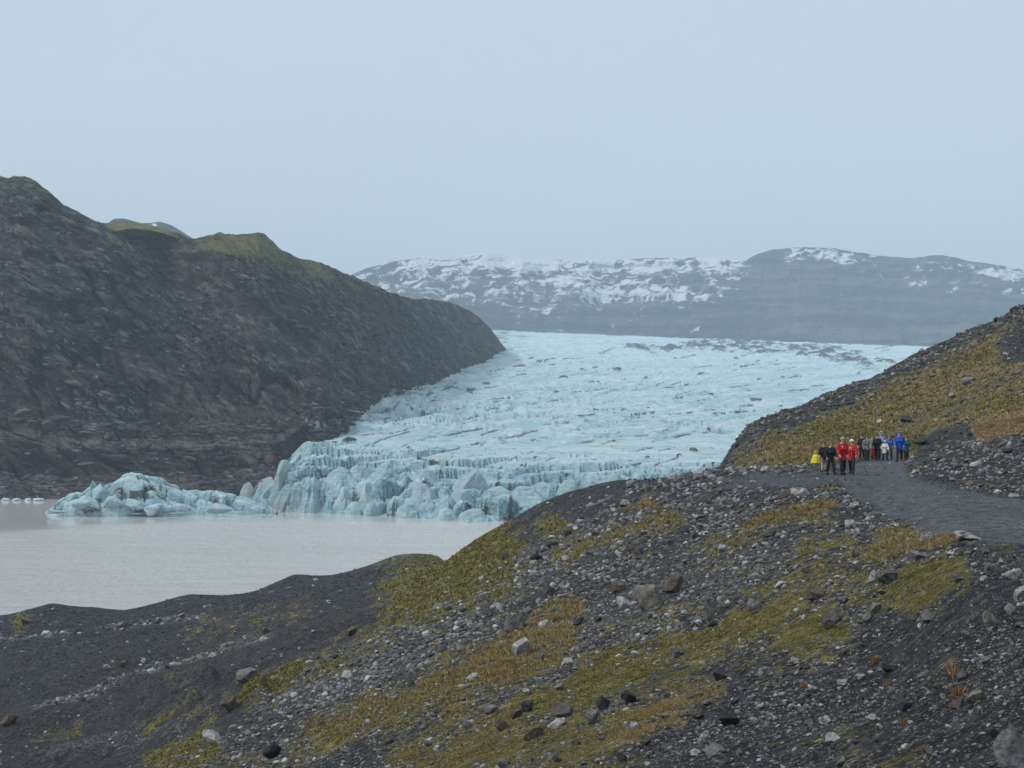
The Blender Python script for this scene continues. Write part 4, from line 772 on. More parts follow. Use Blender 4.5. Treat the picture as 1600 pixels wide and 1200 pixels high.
# single boulders: pixel centre, width and height in the photo, tint, look
P_, G_, D_, B_, T_ = (.42, .41, .395), (.2, .198, .193), (.045, .045, .05), (.135, .105, .085), (.25, .225, .185)
HERO = [(1013, 937, 54, 38, (.2, .182, .155), 'largest tan-grey boulder in the middle of the stony slope'), (1052, 915, 34, 28, B_, 'brownish boulder leaning behind the largest tan-grey boulder'), (976, 944, 26, 20, P_, 'pale split rock just left of the largest tan-grey boulder'),
 (967, 918, 24, 18, B_, 'brown rock uphill and left of the largest tan-grey boulder'), (815, 1014, 32, 26, P_, 'flat white-topped block standing in the rusty grass strip'), (803, 974, 34, 32, G_, 'pointed grey boulder above the white-topped block'), (836, 872, 20, 14, D_, 'dark stone beside the green mossy mound, right one of two'), (790, 871, 15, 11, D_, 'dark stone beside the green mossy mound, left one of two'),
 (1510, 838, 40, 15, P_, 'long white slab lying at the near edge of the gravel path'), (1252, 770, 34, 13, P_, 'long pale rock on the grassy knoll below the hikers'), (1226, 774, 20, 14, B_, 'brown stone touching the pale rock below the hikers'), (1596, 1176, 70, 76, (.24, .236, .228), 'huge lichen-spotted boulder cut off by the bottom right corner'),
 (356, 1101, 30, 28, B_, 'upright brown boulder standing alone on the lower left gravel'), (330, 1154, 34, 20, P_, 'pale block on moss, lower left below the upright brown boulder'), (384, 1058, 36, 20, G_, 'rounded pale boulder above the upright brown boulder'), (10, 1130, 26, 18, B_, 'brown boulder at the left edge of the picture'),
 (1388, 903, 30, 24, (.13, .13, .125), 'rounded dark grey boulder in the rusty grass right of the slope'), (1365, 904, 19, 19, P_, 'white stone touching the rounded dark grey boulder'), (1582, 898, 30, 19, P_, 'pale rounded rock on the right edge under the path'), (1552, 891, 24, 20, G_, 'grey rock left of the pale rounded rock under the path'), (1596, 926, 22, 20, P_, 'white stone at the right edge below the pale rounded rock'),
 (1552, 970, 27, 25, T_, 'square tan boulder sunk in the dark gravel at right'), (1583, 952, 22, 16, G_, 'grey stone just above right of the square tan boulder'), (1452, 965, 22, 16, G_, 'grey stone in dark gravel below the mossy bank'), (1390, 1043, 26, 13, D_, 'black slab with a flat top in the dark gravel'), (1181, 948, 28, 20, G_, 'smooth oval grey boulder on moss in the middle slope'),
 (985, 1090, 26, 20, D_, 'right one of two black lava rocks in golden grass'), (944, 1100, 23, 20, D_, 'left one of two black lava rocks in golden grass'), (882, 1113, 42, 24, (.14, .125, .12), 'long mauve-grey rock lying on the moss'), (872, 1132, 32, 14, P_, 'pale flat stone tucked under the long mauve-grey rock'), (926, 1122, 20, 22, G_, 'grey upright stone right of the long mauve-grey rock'),
 (1143, 1126, 36, 20, D_, 'dark flat boulder at the lower middle of the scree'), (1529, 1091, 30, 20, T_, 'tan oval rock in the lower right gravel'), (1498, 1100, 26, 18, B_, 'brownish rock beside an orange grass tuft, lower right'), (1061, 1020, 22, 18, G_, 'rounded grey stone in the stone field below the largest boulder'), (822, 1106, 20, 17, D_, 'dark round stone with pale cap on moss'), (806, 1115, 20, 17, B_, 'brown round stone beside the dark capped stone'),
 (833, 1146, 34, 20, B_, 'brown ridge-shaped rock at the bottom centre moss'), (425, 1175, 30, 24, D_, 'dark squarish rock near the bottom, left of centre'), (1301, 1154, 22, 14, P_, 'white pointed stone in the lower right gravel'), (1441, 1055, 17, 12, G_, 'small grey stone alone in dark gravel near the black slab'), (1331, 819, 20, 12, P_, 'pale rounded stone at the path shoulder'), (1362, 804, 22, 10, G_, 'flat grey stone at the path shoulder, uphill of the pale one'),
 (858, 925, 22, 18, B_, 'brown block on the grey scree below the mossy mound'), (912, 935, 14, 12, B_, 'rusty brown stone in orange grass'), (738, 1058, 20, 10, P_, 'small white stone in the rusty grass strip'), (1304, 968, 34, 18, (.12, .115, .11), 'dark angular rock amid moss, centre right'), (1358, 965, 20, 18, G_, 'round grey stone at the mossy bank edge, lower of two'), (1370, 952, 18, 16, G_, 'round grey stone at the mossy bank edge, upper of two'),
 (1298, 975, 26, 18, B_, 'brown boulder beside the dark angular rock amid moss'), (1440, 868, 34, 12, G_, 'flat grey ledge stone beside the orange grass'), (1276, 930, 30, 18, B_, 'brown slanted rock in the orange grass patch'), (548, 987, 18, 14, B_, 'brown rock on the gravel left of the mossy mound'), (497, 1073, 16, 10, P_, 'pale stone beside the small green hollow'), (1120, 1172, 34, 18, G_, 'grey boulder in the bottom heap of stones'),
 (1416, 655, 18, 10, D_, 'dark boulder in the grass above the blue jackets'), (1440, 690, 26, 10, D_, 'dark outcrop behind the gravel heap'), (1552, 690, 22, 10, B_, 'brown boulder above the gravel heap right'), (1585, 483, 14, 9, D_, 'dark boulder on the hill crest at the right edge'), (1558, 500, 11, 8, D_, 'dark stone just below the hill crest'), (1578, 704, 22, 8, D_, 'dark flat rock on the gravel heap at right'),
 (1572, 555, 10, 6, P_, 'white stone beside the dark scree patch on the hill'), (1515, 594, 22, 10, G_, 'grey outcrop in the middle of the grassy hill'), (38, 972, 13, 9, (.12, .11, .04), 'mossy stone on the lake shore mound at left'), (193, 1040, 14, 10, B_, 'brown stone at the upper end of the pale stone band'), (168, 1043, 12, 9, P_, 'white stone at the upper end of the pale stone band'), (224, 1034, 11, 7, P_, 'white stone just beyond the pale stone band')]
BM = [None] * 16
for k in range(16):
    v, f = lump(4, 700 + k, 12, .36, .13, 2.4); v[:, 2] -= v[:, 2].min(); v[:, :2] -= .5 * (v[:, :2].max(0) + v[:, :2].min(0))
    v /= np.array([np.ptp(v[:, 0]), np.ptp(v[:, 0]), np.ptp(v[:, 2])]); BM[k] = raw_mesh('boulder', v, f, True); BM[k].materials.append(BOULDER)
taken = []
def boulder(u, v, w, h, tint, label, name='boulder', group=None, k=None, sink=.2):
    base = ground_hit(u, min(v + h * .42, 1330)); s = base.y / F
    o = bpy.data.objects.new(name, BM[random.randrange(16) if k is None else k]); COL.objects.link(o)
    # the rock's own height allows for the steep foreshortening of the ground it sits on
    o.location = base + Vector((0, w * s * .3, 0)); o.location.z = ground_z(o.location.x, o.location.y) - h * s * sink
    o.scale = (w * s, w * s * random.uniform(.75, 1.0), h * s * (1.05 + sink)); o.rotation_euler = (random.uniform(-.12, .12), random.uniform(-.14, .14), random.choice([0, math.pi]) + random.uniform(-.35, .35))
    o.color = (*tint, 1); tag(o, label, 'boulder' if name == 'boulder' else 'stone', group); taken.append((u, v)); return o
for k, hdef in enumerate(HERO): boulder(*hdef, k=k % 16)
ANCH = [(1013, 937, 'largest tan-grey boulder'), (815, 1014, 'white-topped block'), (803, 974, 'pointed grey boulder'), (720, 895, 'green mossy mound'), (1510, 838, 'long white slab by the path'), (1252, 770, 'pale rock below the hikers'), (1594, 1172, 'huge corner boulder'), (356, 1101, 'upright brown boulder'), (384, 1058, 'rounded pale boulder'), (1388, 903, 'rounded dark grey boulder'), (1582, 898, 'pale rock at right edge'), (1552, 970, 'square tan boulder'), (1390, 1043, 'black slab'), (1181, 948, 'oval grey boulder'), (965, 1095, 'two black lava rocks'), (882, 1113, 'long mauve-grey rock'), (1143, 1126, 'dark flat boulder'), (1529, 1091, 'tan oval rock'), (833, 1146, 'brown ridge-shaped rock'), (425, 1175, 'dark squarish rock'), (858, 925, 'brown block below the mound'), (1304, 968, 'dark angular rock in moss'), (548, 987, 'brown rock left of the mound'), (160, 1075, 'pale stone band'), (1301, 1154, 'white pointed stone'), (1324, 715, 'red jackets'), (1405, 700, 'blue raincoat'), (1515, 594, 'grey outcrop on the hill'), (1578, 704, 'gravel heap'), (1558, 500, 'hill crest'), (1061, 1020, 'rounded grey stone'), (1331, 819, 'path shoulder stone')]
RANK = ['nearest', 'second', 'third', 'fourth', 'fifth', 'sixth', 'seventh', 'eighth', 'ninth', 'tenth', 'eleventh', 'twelfth']
ranks = {}
def stone_label(u, v, tone):
    d, a = min((math.hypot(u - a[0], (v - a[1])), a) for a in ANCH)
    ang = math.degrees(math.atan2(-(v - a[1]), u - a[0])) % 360
    dr = ['right of', 'above right of', 'above', 'above left of', 'left of', 'below left of', 'below', 'below right of'][int((ang + 22.5) // 45) % 8]
    return d, (tone, dr, a[2])
ZONES = [('loose stone sitting in the moss and rusty grass', lambda u, v, m: m > .45 and v > 760), ('loose stone on the grassy hill behind the hikers', lambda u, v, m: v < 725 and u > 1110), ('loose stone on the dark gravel at lower right', lambda u, v, m: u > 1280 and v > 930),
         ('loose stone in the grey scree of the middle slope', lambda u, v, m: u > 700), ('loose stone scattered on the lower left gravel', lambda u, v, m: True)]
TONE = [('pale', P_), ('mid-grey', G_), ('dark', (.07, .07, .075)), ('brown', B_)]
bx_, by_, bz_, bi, bj = sample_ground(2600, w_st * (dens > .1), 905)
nb_ = 0
for q in range(len(bx_)):
    u_, v_ = to_px(bx_[q], by_[q], bz_[q])
    if nb_ >= 230: break
    if not (0 < u_ < 1600 and v_ < 1195): continue
    if any((u_ - a) ** 2 + ((v_ - b) * 1.3) ** 2 < 30 ** 2 for a, b in taken): continue
    wpx = random.choice([11, 12, 13, 14, 16, 18, 21]) * (.55 if v_ < 725 else .8 if u_ < 600 else 1)
    zl = next(z for z, fn in ZONES if fn(u_, v_, moss[bi[q], bj[q]])); tn, tc_ = random.choices(TONE, (.28, .44, .14, .14))[0]
    s_ = random.uniform(.75, 1.2); ob = boulder(u_, v_, wpx, wpx * random.uniform(.5, .8), tuple(c * s_ for c in tc_), 'x', 'stone', tn + ' stones: ' + zl); nb_ += 1
    dd_, key = stone_label(u_, v_, tn); ranks.setdefault(key, []).append((dd_, nb_, ob))
for (tn, dr, an), lst in ranks.items():
    for k, (_, _, ob) in enumerate(sorted(lst, key=lambda t: t[:2])):
        ob['label'] = ('%s loose stone, %s %s the %s' % (tn, RANK[k], dr, an)) if len(lst) > 1 else ('%s loose stone lying %s the %s' % (tn, dr, an))

# ------------------------------------------------------------------ moss cushions and withered grass, as blades
def blades(name, n, w, seed, hpx, wpx_, rusty):
    r = np.random.default_rng(seed); x, y, z, i, j = sample_ground(n, w, seed)
    h = np.minimum(hpx * (.5 + r.random(n)) / F * y, .22); b = wpx_ * (.6 + .8 * r.random(n)) / F * y
    a = r.random(n) * np.pi; lean = r.normal(size=(n, 2)) * h[:, None] * (.75 if rusty else .5)
    A = np.stack([x - np.cos(a) * b, y - np.sin(a) * b, z - .01], -1); B = np.stack([x + np.cos(a) * b, y + np.sin(a) * b, z - .01], -1); C = np.stack([x + lean[:, 0], y + lean[:, 1], z + h], -1)
    me = raw_mesh(name, np.stack([A, B, C], 1).reshape(-1, 3), np.arange(3 * n).reshape(-1, 3), False)
    rr = rust[i, j][:, None]; k = (.6 + .8 * r.random(n))[:, None]
    c = (np.array([.15, .132, .03]) * (1 - rr) + np.array([.32, .225, .11]) * rr) * k; c = np.where(r.random(n)[:, None] < .1, np.array([.3, .24, .11]), c)
    add_col(me, 'tint', np.repeat(c, 3, 0)); o = link(name, me, BLADES); tag(o, kind='stuff'); return o
wm = scr * sstep(.45, .75, moss) * sstep(-.35, .25, fbm(GX / .45, GY / .9, 3, 59))
blades('moss', 85000, wm * sstep(420, 60, D), 951, 2.6, 1.6, False)
blades('withered_grass', 42000, wm * sstep(.35, .8, rust) * (D < 120), 952, 6.0, 1.0, True)
def grass_tuft(u, v, hpx, label, n=70):
    p = ground_hit(u, v); s = p.y / F; r = np.random.default_rng(int(u)); h = hpx * s
    base = r.normal(size=(n, 2)) * h * .22; tip = base * 2.2 + r.normal(size=(n, 2)) * h * .3; a = r.random(n) * np.pi; w = .045 * h
    A = np.stack([base[:, 0] - np.cos(a) * w, base[:, 1] - np.sin(a) * w, -0.02 + 0 * a], -1); B = np.stack([base[:, 0] + np.cos(a) * w, base[:, 1] + np.sin(a) * w, -0.02 + 0 * a], -1); C = np.stack([tip[:, 0], tip[:, 1], h * (.5 + .5 * r.random(n))], -1)
    me = raw_mesh('grass_tuft', np.stack([A, B, C], 1).reshape(-1, 3), np.arange(3 * n).reshape(-1, 3), False)
    add_col(me, 'tint', np.repeat(np.array([.3, .165, .06]) * (.5 + r.random((n, 1))), 3, 0)); o = link('grass_tuft', me, BLADES); o.location = p; tag(o, label, 'grass tuft', 'single orange grass tufts')
for a in [(1491, 1056, 22, 'upper orange grass tuft standing alone in the dark gravel'), (1497, 1090, 24, 'lower orange grass tuft beside a brownish rock in dark gravel'), (1393, 1072, 13, 'small orange tuft left of centre in the dark gravel'), (1412, 1130, 12, 'small orange tuft low in the dark gravel'), (1368, 1035, 14, 'orange tuft beside the black slab'), (1255, 1075, 12, 'thin orange tuft at the edge of the dark gravel')]:
    grass_tuft(*a)

# ------------------------------------------------------------------ people
def cloth(name, c, rough=.75): return plain(name, c, rough, .18, 22.0, .25)
SKIN = plain('skin', (.55, .36, .28), .55, .1); DARKEYE = plain('eye_dark', (.02, .015, .015), .3, 0); SOLE = cloth('boot_leather', (.022, .02, .019))
_cm = {}
def cm(c):
    if c not in _cm: _cm[c] = cloth('cloth_%d' % len(_cm), c)
    return _cm[c]
def skin_mesh(name, V, E, Rr, root=0, sub=1):
    me = bpy.data.meshes.new(name); me.from_pydata([tuple(v) for v in V], E, []); o = bpy.data.objects.new(name, me); COL.objects.link(o)
    md = o.modifiers.new('skin', 'SKIN'); md.use_smooth_shade = True; md.branch_smoothing = .3
    sk = me.skin_vertices[0].data
    for k, r in enumerate(Rr):
        sk[k].radius = r if isinstance(r, tuple) else (r, r); sk[k].use_root = (k == root)
    s = o.modifiers.new('sub', 'SUBSURF'); s.levels = sub; s.render_levels = sub
    bpy.context.view_layer.update(); dg = bpy.context.evaluated_depsgraph_get()
    out = bpy.data.meshes.new_from_object(o.evaluated_get(dg)); out.name = name
    bpy.data.objects.remove(o); bpy.data.meshes.remove(me); return out
def pose(st, arm, bend):
    """walking pose facing -Y: stride, arm swing, elbow bend"""
    J = {'pel': (0, 0, .96), 'wai': (0, .005, 1.1), 'che': (0, .01, 1.34), 'nek': (0, .005, 1.5), 'hea': (0, -.01, 1.57), 'hem': (0, -.018, 1.645), 'het': (0, -.005, 1.715), 'nos': (0, -.125, 1.625)}
    for s, nm in ((1, 'l'), (-1, 'r')):
        f = st * s
        J['hip' + nm] = (.095 * s, 0, .92); J['kne' + nm] = (.105 * s, -.5 * f - .04, .5); J['ank' + nm] = (.105 * s, -.9 * f + (.05 if f < 0 else 0), .09 if f >= 0 else .12); J['toe' + nm] = (.12 * s, -.9 * f - .14, .05)
        J['sho' + nm] = (.185 * s, .01, 1.425); J['elb' + nm] = (.25 * s, .5 * arm * s + .03, 1.15)
        J['wri' + nm] = (.255 * s, arm * s * .7 - bend - .02, .92 + .25 * bend); J['pal' + nm] = (.255 * s, arm * s * .75 - bend * 1.2 - .04, .85 + .3 * bend)
        px, py, pz = J['pal' + nm]
        for q in range(4):
            y0 = py - .028 + .019 * q; L = (.06, .072, .068, .052)[q]
            J['f%da' % q + nm] = (px, y0, pz - .035 - L * .4); J['f%db' % q + nm] = (px - .018 * s, y0 - .006, pz - .035 - L)
        J['tha' + nm] = (px - .02 * s, py - .045, pz + .005); J['thb' + nm] = (px - .03 * s, py - .06, pz - .035)
    return J
CH_TORSO = ['pel', 'wai', 'che', 'nek', 'hea', 'hem', 'het']
def body_mesh(J):
    names = list(J); ix = {n: k for k, n in enumerate(names)}
    E = [(ix[a], ix[b]) for a, b in zip(CH_TORSO[:-1], CH_TORSO[1:])] + [(ix['hem'], ix['nos'])]
    R = {'pel': (.15, .11), 'wai': (.13, .1), 'che': (.16, .115), 'nek': .075, 'hea': .09, 'hem': (.105, .125), 'het': (.085, .095), 'nos': .018}
    for nm in 'lr':
        E += [(ix['pel'], ix['hip' + nm]), (ix['hip' + nm], ix['kne' + nm]), (ix['kne' + nm], ix['ank' + nm]), (ix['ank' + nm], ix['toe' + nm]), (ix['che'], ix['sho' + nm]), (ix['sho' + nm], ix['elb' + nm]), (ix['elb' + nm], ix['wri' + nm]), (ix['wri' + nm], ix['pal' + nm])]
        R.update({'hip' + nm: .085, 'kne' + nm: .06, 'ank' + nm: .045, 'toe' + nm: .018, 'sho' + nm: .06, 'elb' + nm: .042, 'wri' + nm: .028, 'pal' + nm: (.036, .02)})
        for q in range(4):
            E += [(ix['pal' + nm], ix['f%da' % q + nm]), (ix['f%da' % q + nm], ix['f%db' % q + nm])]; R['f%da' % q + nm] = .0095; R['f%db' % q + nm] = .008
        E += [(ix['pal' + nm], ix['tha' + nm]), (ix['tha' + nm], ix['thb' + nm])]; R['tha' + nm] = .012; R['thb' + nm] = .009
    return skin_mesh('body', [J[n] for n in names], E, [R[n] for n in names], ix['pel'], 1)
def jacket_mesh(J, length, bulk):
    V = [(0, .005, .93 - length), (0, .005, .955 - length), (0, .005, 1.0), (0, .008, 1.15), (0, .01, 1.36), (0, .008, 1.46)]; R = [(.2 * bulk, .165 * bulk), (.2 * bulk, .165 * bulk), (.19 * bulk, .155 * bulk), (.19 * bulk, .15 * bulk), (.205 * bulk, .155 * bulk), (.12, .105)]
    E = [(0, 1), (1, 2), (2, 3), (3, 4), (4, 5)]
    for nm in 'lr':
        b = len(V); V += [J['sho' + nm], J['elb' + nm], J['wri' + nm]]; R += [.098 * bulk, .082 * bulk, .066 * bulk]; E += [(4, b), (b, b + 1), (b + 1, b + 2)]
    return skin_mesh('jacket', V, E, R, 2, 1)
def trouser_mesh(J, short=False):
    V = [(0, .005, 1.02), (0, 0, .92)]; R = [(.15, .115), (.155, .12)]; E = [(0, 1)]
    for nm in 'lr':
        b = len(V); k = J['kne' + nm]; a = J['ank' + nm]
        if short: V += [J['hip' + nm], k]; R += [.098, .085]; E += [(1, b), (b, b + 1)]
        else: V += [J['hip' + nm], k, a]; R += [.115, .094, .08]; E += [(1, b), (b, b + 1), (b + 1, b + 2)]
    return skin_mesh('trousers', V, E, R, 1, 1)
def boot_mesh(J, nm):
    a, t = Vector(J['ank' + nm]), Vector(J['toe' + nm]); h = Vector((a.x, a.y + .05, .05))
    return skin_mesh('boot', [a + Vector((0, 0, .05)), Vector((a.x, a.y, .06)), Vector((t.x, (a.y + t.y) / 2, .05)), Vector((t.x, t.y - .04, .048)), h], [(0, 1), (1, 2), (2, 3), (1, 4)], [.09, .092, .09, .085, .08], 1, 1)
def shell(name, c, r, cutn=None, cutd=0, z0=-9):
    v, f = ICO[4]; P = v * np.array(r) + np.array(c); keep = np.ones(len(v), bool)
    if cutn is not None: keep &= (v @ np.array(cutn)) < cutd
    keep &= P[:, 2] > z0
    fk = f[keep[f].all(1)]; used, inv = np.unique(fk, return_inverse=True)
    me = raw_mesh(name, P[used], inv.reshape(-1, 3), True); return me
def bobble(c, r):
    v, f = ICO[2]; return raw_mesh('bobble', v * r + np.array(c), f, True)
def block(name, cx_, cy_, cz_, sx, sy, sz, rnd=.35):
    bm = bmesh.new(); bmesh.ops.create_cube(bm, size=1)
    bmesh.ops.scale(bm, vec=(sx, sy, sz), verts=bm.verts); bmesh.ops.bevel(bm, geom=bm.edges[:], offset=min(sx, sy, sz) * rnd, segments=3, affect='EDGES', profile=.6)
    bmesh.ops.translate(bm, vec=(cx_, cy_, cz_), verts=bm.verts); me = bpy.data.meshes.new(name); bm.to_mesh(me); bm.free()
    for p in me.polygons: p.use_smooth = True
    return me
def person(u, vfeet, hpx, label, jacket, legs, st=.22, arm=.12, bend=.1, head='hat', headc=(.5, .5, .5), length=.2, bulk=1.0, shorts=False, badge=False, zip_=None, scarf=None, pack=None, pom=False, turn=0.0, group='hikers walking on the gravel path', H=None):
    p = ground_hit(u, vfeet); s = hpx * p.y / F / 1.75; turn += random.uniform(-.35, .35); st *= random.uniform(.7, 1.5) * random.choice((-1, 1)); arm *= random.uniform(.6, 1.8)
    root = empty('person', p, turn); root.scale = (s, s, s); tag(root, label, 'person', group)
    J = pose(st, arm, bend)
    link('body', body_mesh(J), SKIN, root)
    j = link('jacket', jacket_mesh(J, length, bulk), cm(jacket), root)
    link('shorts' if shorts else 'trousers', trouser_mesh(J, shorts), cm(legs), root)
    for nm in 'lr': link('boot', boot_mesh(J, nm), SOLE, root)
    for sx in (-1, 1):
        v, f = ICO[2]; link('eye', raw_mesh('eye', v * .013 + np.array((.034 * sx, -.098, 1.645)), f), DARKEYE, root)
        link('ear', raw_mesh('ear', v * np.array((.012, .022, .034)) + np.array((.083 * sx, -.005, 1.635)), f), SKIN, root)
    link('mouth', block('mouth', 0, -.096, 1.575, .05, .012, .012), cm((.25, .07, .06)), root)
    if head == 'hat':
        hb = link('beanie', shell('beanie', (0, -.006, 1.665), (.122, .138, .118), None, 0, 1.665), cm(headc), root)
        if pom: link('bobble', bobble((0, -.01, 1.785), .045), cm(headc), hb)
        link('hair', shell('hair', (0, .008, 1.64), (.116, .13, .112), (0, -1, .0), .3, 1.53), cm((.06, .04, .025)), root)
    elif head == 'hair':
        link('hair', shell('hair', (0, .004, 1.662), (.122, .138, .122), (0, -.9, -.4), .5, 1.53), cm(headc), root)
    elif head == 'hood':
        link('hood', shell('hood', (0, .012, 1.635), (.128, .145, .15), (0, -1, -.1), .62, 1.47), cm(headc), j)
    elif head == 'peak':
        h_ = shell('hood', (0, .012, 1.645), (.125, .14, .16), (0, -1, -.1), .62, 1.47); co = np.array([v.co[:] for v in h_.vertices]); k = sstep(1.7, 1.81, co[:, 2]); co[:, 2] += .07 * k; co[:, 0] *= 1 - .5 * k; h_.vertices.foreach_set('co', co.astype(np.float32).ravel()); h_.update()
        link('hood', h_, cm(headc), j)
    if badge: link('badge', block('badge', -.07, -.148 * bulk, 1.34, .055, .012, .08), cm((.8, .8, .78)), j)
    if zip_: link('zip', block('zip', 0, -.142 * bulk, 1.2, .022, .014, .42), cm(zip_), j)
    if scarf: link('scarf', shell('scarf', (0, 0, 1.47), (.125, .125, .065)), cm(scarf), root)
    if pack:
        b = link('backpack', block('backpack', 0, .24, 1.25, .32, .2, .48), cm(pack), root)
        for sx in (-1, 1): link('strap', block('strap', .11 * sx, -.13 * bulk, 1.28, .045, .03, .34), cm(pack), b)
    return root, p, s
BLK, NAVY, DK = (.016, .017, .02), (.02, .022, .032), (.022, .023, .03)
person(1287, 737, 46, 'person in black jacket and beige shorts, leftmost walker in front row', BLK, (.3, .2, .15), .16, .1, .12, 'hair', (.1, .05, .03), .22, shorts=True, turn=.1)
person(1298, 742, 51, 'person with light brown hair and dark navy jacket, second in front row', NAVY, DK, .2, -.1, .1, 'hair', (.22, .14, .08), .24, 1.08, turn=-.05)
person(1316.5, 742, 58, 'person in red jacket with white badge and greenish beanie, front row', (.46, .014, .02), DK, .14, .12, .12, 'hat', (.3, .32, .2), .26, 1.1, badge=True, pom=True)
person(1331, 740, 53, 'person in red jacket and white beanie, rightmost in front row', (.5, .018, .022), NAVY, .28, -.14, .08, 'hat', (.75, .74, .72), .26, 1.1, badge=True, zip_=(.6, .3, .3), turn=-.12)
person(1347, 718.5, 40, 'person all in black with dark hat right behind the red jackets', BLK, BLK, .2, .1, .1, 'hat', BLK, .2, group='hikers farther back on the path')
person(1354.5, 720, 39, 'person in grey jacket with black vest straps and backpack, rear group', (.24, .23, .22), BLK, .22, -.1, .12, 'hair', (.05, .035, .03), .2, 1.05, pack=BLK, group='hikers farther back on the path')
person(1362.5, 717, 37, 'person in tan jacket half hidden between grey and black jackets', (.3, .24, .17), (.05, .045, .04), .18, .1, .1, 'hair', (.09, .06, .04), .22, group='hikers farther back on the path')
person(1370.5, 719.5, 41, 'person in black coat left of the lilac hood, rear group', BLK, BLK, .2, -.12, .1, 'hair', (.03, .025, .02), .26, 1.05, group='hikers farther back on the path')
person(1376.8, 717, 41, 'person with pointed pale lilac hood and light blue jacket, rear group', (.19, .3, .5), (.06, .12, .13), .16, .1, .14, 'peak', (.6, .58, .75), .3, group='hikers farther back on the path')
person(1382.6, 719.5, 31, 'small child in white jacket and pale beanie in the rear group', (.75, .74, .7), (.05, .06, .09), .2, -.12, .1, 'hat', (.55, .58, .75), .3, 1.15, pom=True, group='hikers farther back on the path')
person(1389.5, 718, 38, 'person in blue-violet jacket with red scarf, rear group', (.08, .13, .42), (.03, .03, .05), .18, .12, .12, 'hat', (.13, .14, .3), .26, 1.05, scarf=(.5, .05, .05), group='hikers farther back on the path')
person(1405.5, 721, 46, 'tall person in bright blue hooded raincoat, rear group', (.015, .09, .45), BLK, .22, .12, .14, 'hood', (.02, .13, .52), .22, 1.15, turn=.05, group='hikers farther back on the path')
person(1416, 719, 37, 'person in teal rain poncho and red hat, rightmost of all hikers', (.02, .12, .15), BLK, .16, -.1, .06, 'hat', (.5, .03, .03), .36, 1.2, group='hikers farther back on the path')
# red bag carried in the rear group
p = ground_hit(1361, 718.5); rb = empty('bag', p + Vector((-.02, -.6, .28))); tag(rb, 'bright red bag carried between the grey and black jackets', 'bag')
link('bag_body', block('bag_body', 0, 0, .18, .24, .14, .36), cm((.6, .015, .03)), rb)
for sx in (-1, 1): link('handle', skin_mesh('handle', [(-.07, .05 * sx, .34), (-.05, .05 * sx, .47), (.05, .05 * sx, .47), (.07, .05 * sx, .34)], [(0, 1), (1, 2), (2, 3)], [.012] * 4), cm((.3, .01, .02)), rb)
# crouching figure in a yellow poncho at the path's outer edge
p = ground_hit(1275, 724); s = p.y / F; yp = empty('person', p); tag(yp, 'person crouching in a bright yellow hooded rain poncho beside the path', 'person', 'hikers walking on the gravel path')
V = [(0, .02, .26), (0, .02, .42), (0, -.02, .58), (0, -.04, .66), (.08, -.02, .26), (.08, -.12, .3), (.08, -.05, .1), (.08, -.14, .03), (-.08, -.02, .26), (-.08, -.12, .3), (-.08, -.05, .1), (-.08, -.14, .03)]
link('body', skin_mesh('body', V, [(0, 1), (1, 2), (2, 3), (0, 4), (4, 5), (5, 6), (6, 7), (0, 8), (8, 9), (9, 10), (10, 11)], [.13, .13, .06, .085, .08, .06, .045, .03, .08, .06, .045, .03], 0), SKIN, yp)
th = np.linspace(0, 2 * np.pi, 40, endpoint=False); hh = np.linspace(0, 1, 14); TH, HH = np.meshgrid(th, hh)
rr = np.interp(HH, [0, .35, .65, .82, .93, 1], [.29, .25, .21, .19, .13, .07]) * (1 + .1 * np.sin(7 * TH) * (1 - HH)); v = np.stack([rr * np.cos(TH) - .03 * (1 - HH), rr * np.sin(TH) * .85, .03 + .56 * HH], -1).reshape(-1, 3)
ii = np.arange(14 * 40).reshape(14, 40); f = np.stack([ii[:-1], np.roll(ii, -1, 1)[:-1], np.roll(ii, -1, 1)[1:], ii[1:]], -1).reshape(-1, 4)
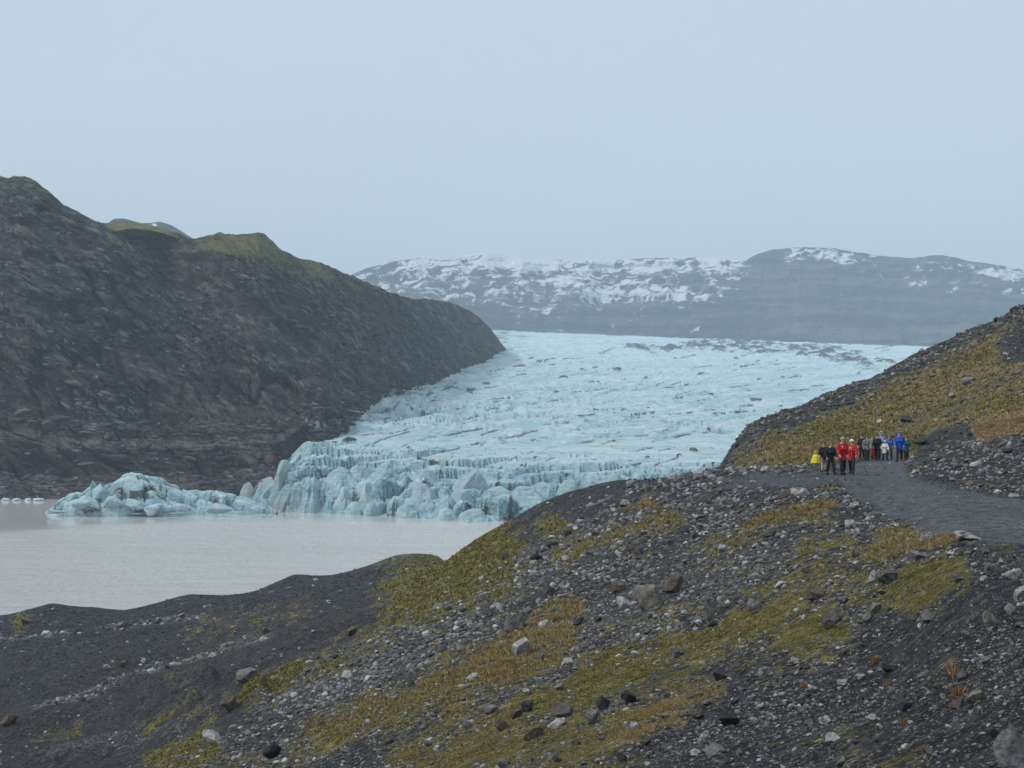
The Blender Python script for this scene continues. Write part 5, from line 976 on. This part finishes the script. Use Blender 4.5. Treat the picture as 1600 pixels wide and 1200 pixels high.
link('poncho', raw_mesh('poncho', v, f), cm((.75, .62, .03)), yp)
link('hood', shell('hood', (0, -.025, .68), (.115, .125, .13), (0, -1, -.1), .6), cm((.75, .66, .1)), yp)
# line of walkers far up on the ice
Jt = pose(.22, .1, .06); tiny = None
ICEP = [(987.5, 652), (991.5, 651.5), (994, 651.3), (997, 651), (1000.5, 650.5), (1003.5, 650.2), (1006.5, 649.8), (1009.5, 649.3), (1016, 648.8), (1018, 648.5), (1021.5, 648)]
ORD = ['first', 'second', 'third', 'fourth', 'fifth', 'sixth', 'seventh', 'eighth', 'ninth', 'tenth', 'last']
bmn = body_mesh(Jt); jkt = jacket_mesh(Jt, .2, 1.05); trs = trouser_mesh(Jt)
for k, (a, b) in enumerate(ICEP):
    q = glacier_hit(a, b); z_ = glacier_z(q.x, q.y); r_ = empty('person', (q.x, q.y, z_ - .05), random.uniform(-1.5, 1.5)); r_.scale = (1.05,) * 3
    tag(r_, 'tiny dark walker on the glacier, %s from the left in the line' % ORD[k], 'person', 'walkers in a line on the glacier')
    link('body', bmn, SKIN, r_); link('jacket', jkt, cm([BLK, (.05, .05, .06), NAVY][k % 3]), r_); link('trousers', trs, cm(BLK), r_)

# ------------------------------------------------------------------ haze
def haze(density):
    v = [(x, y, z) for x in (-6000, 6000) for y in (-1700, 8200) for z in (-61.0, 560)]
    f = [(0, 1, 3, 2), (4, 6, 7, 5), (0, 4, 5, 1), (2, 3, 7, 6), (0, 2, 6, 4), (1, 5, 7, 3)]
    me = raw_mesh('haze', v, f, False); o = link('haze', me); mt = bpy.data.materials.new('damp_air'); mt.use_nodes = True; t = mt.node_tree; t.nodes.clear()
    out = t.nodes.new('ShaderNodeOutputMaterial'); pv = t.nodes.new('ShaderNodeVolumePrincipled'); pv.inputs['Color'].default_value = (0.72, 0.88, 1.0, 1); pv.inputs['Density'].default_value = density
    t.links.new(pv.outputs[0], out.inputs['Volume']); me.materials.append(mt); tag(o, kind='stuff'); return o
haze(1.68e-4)
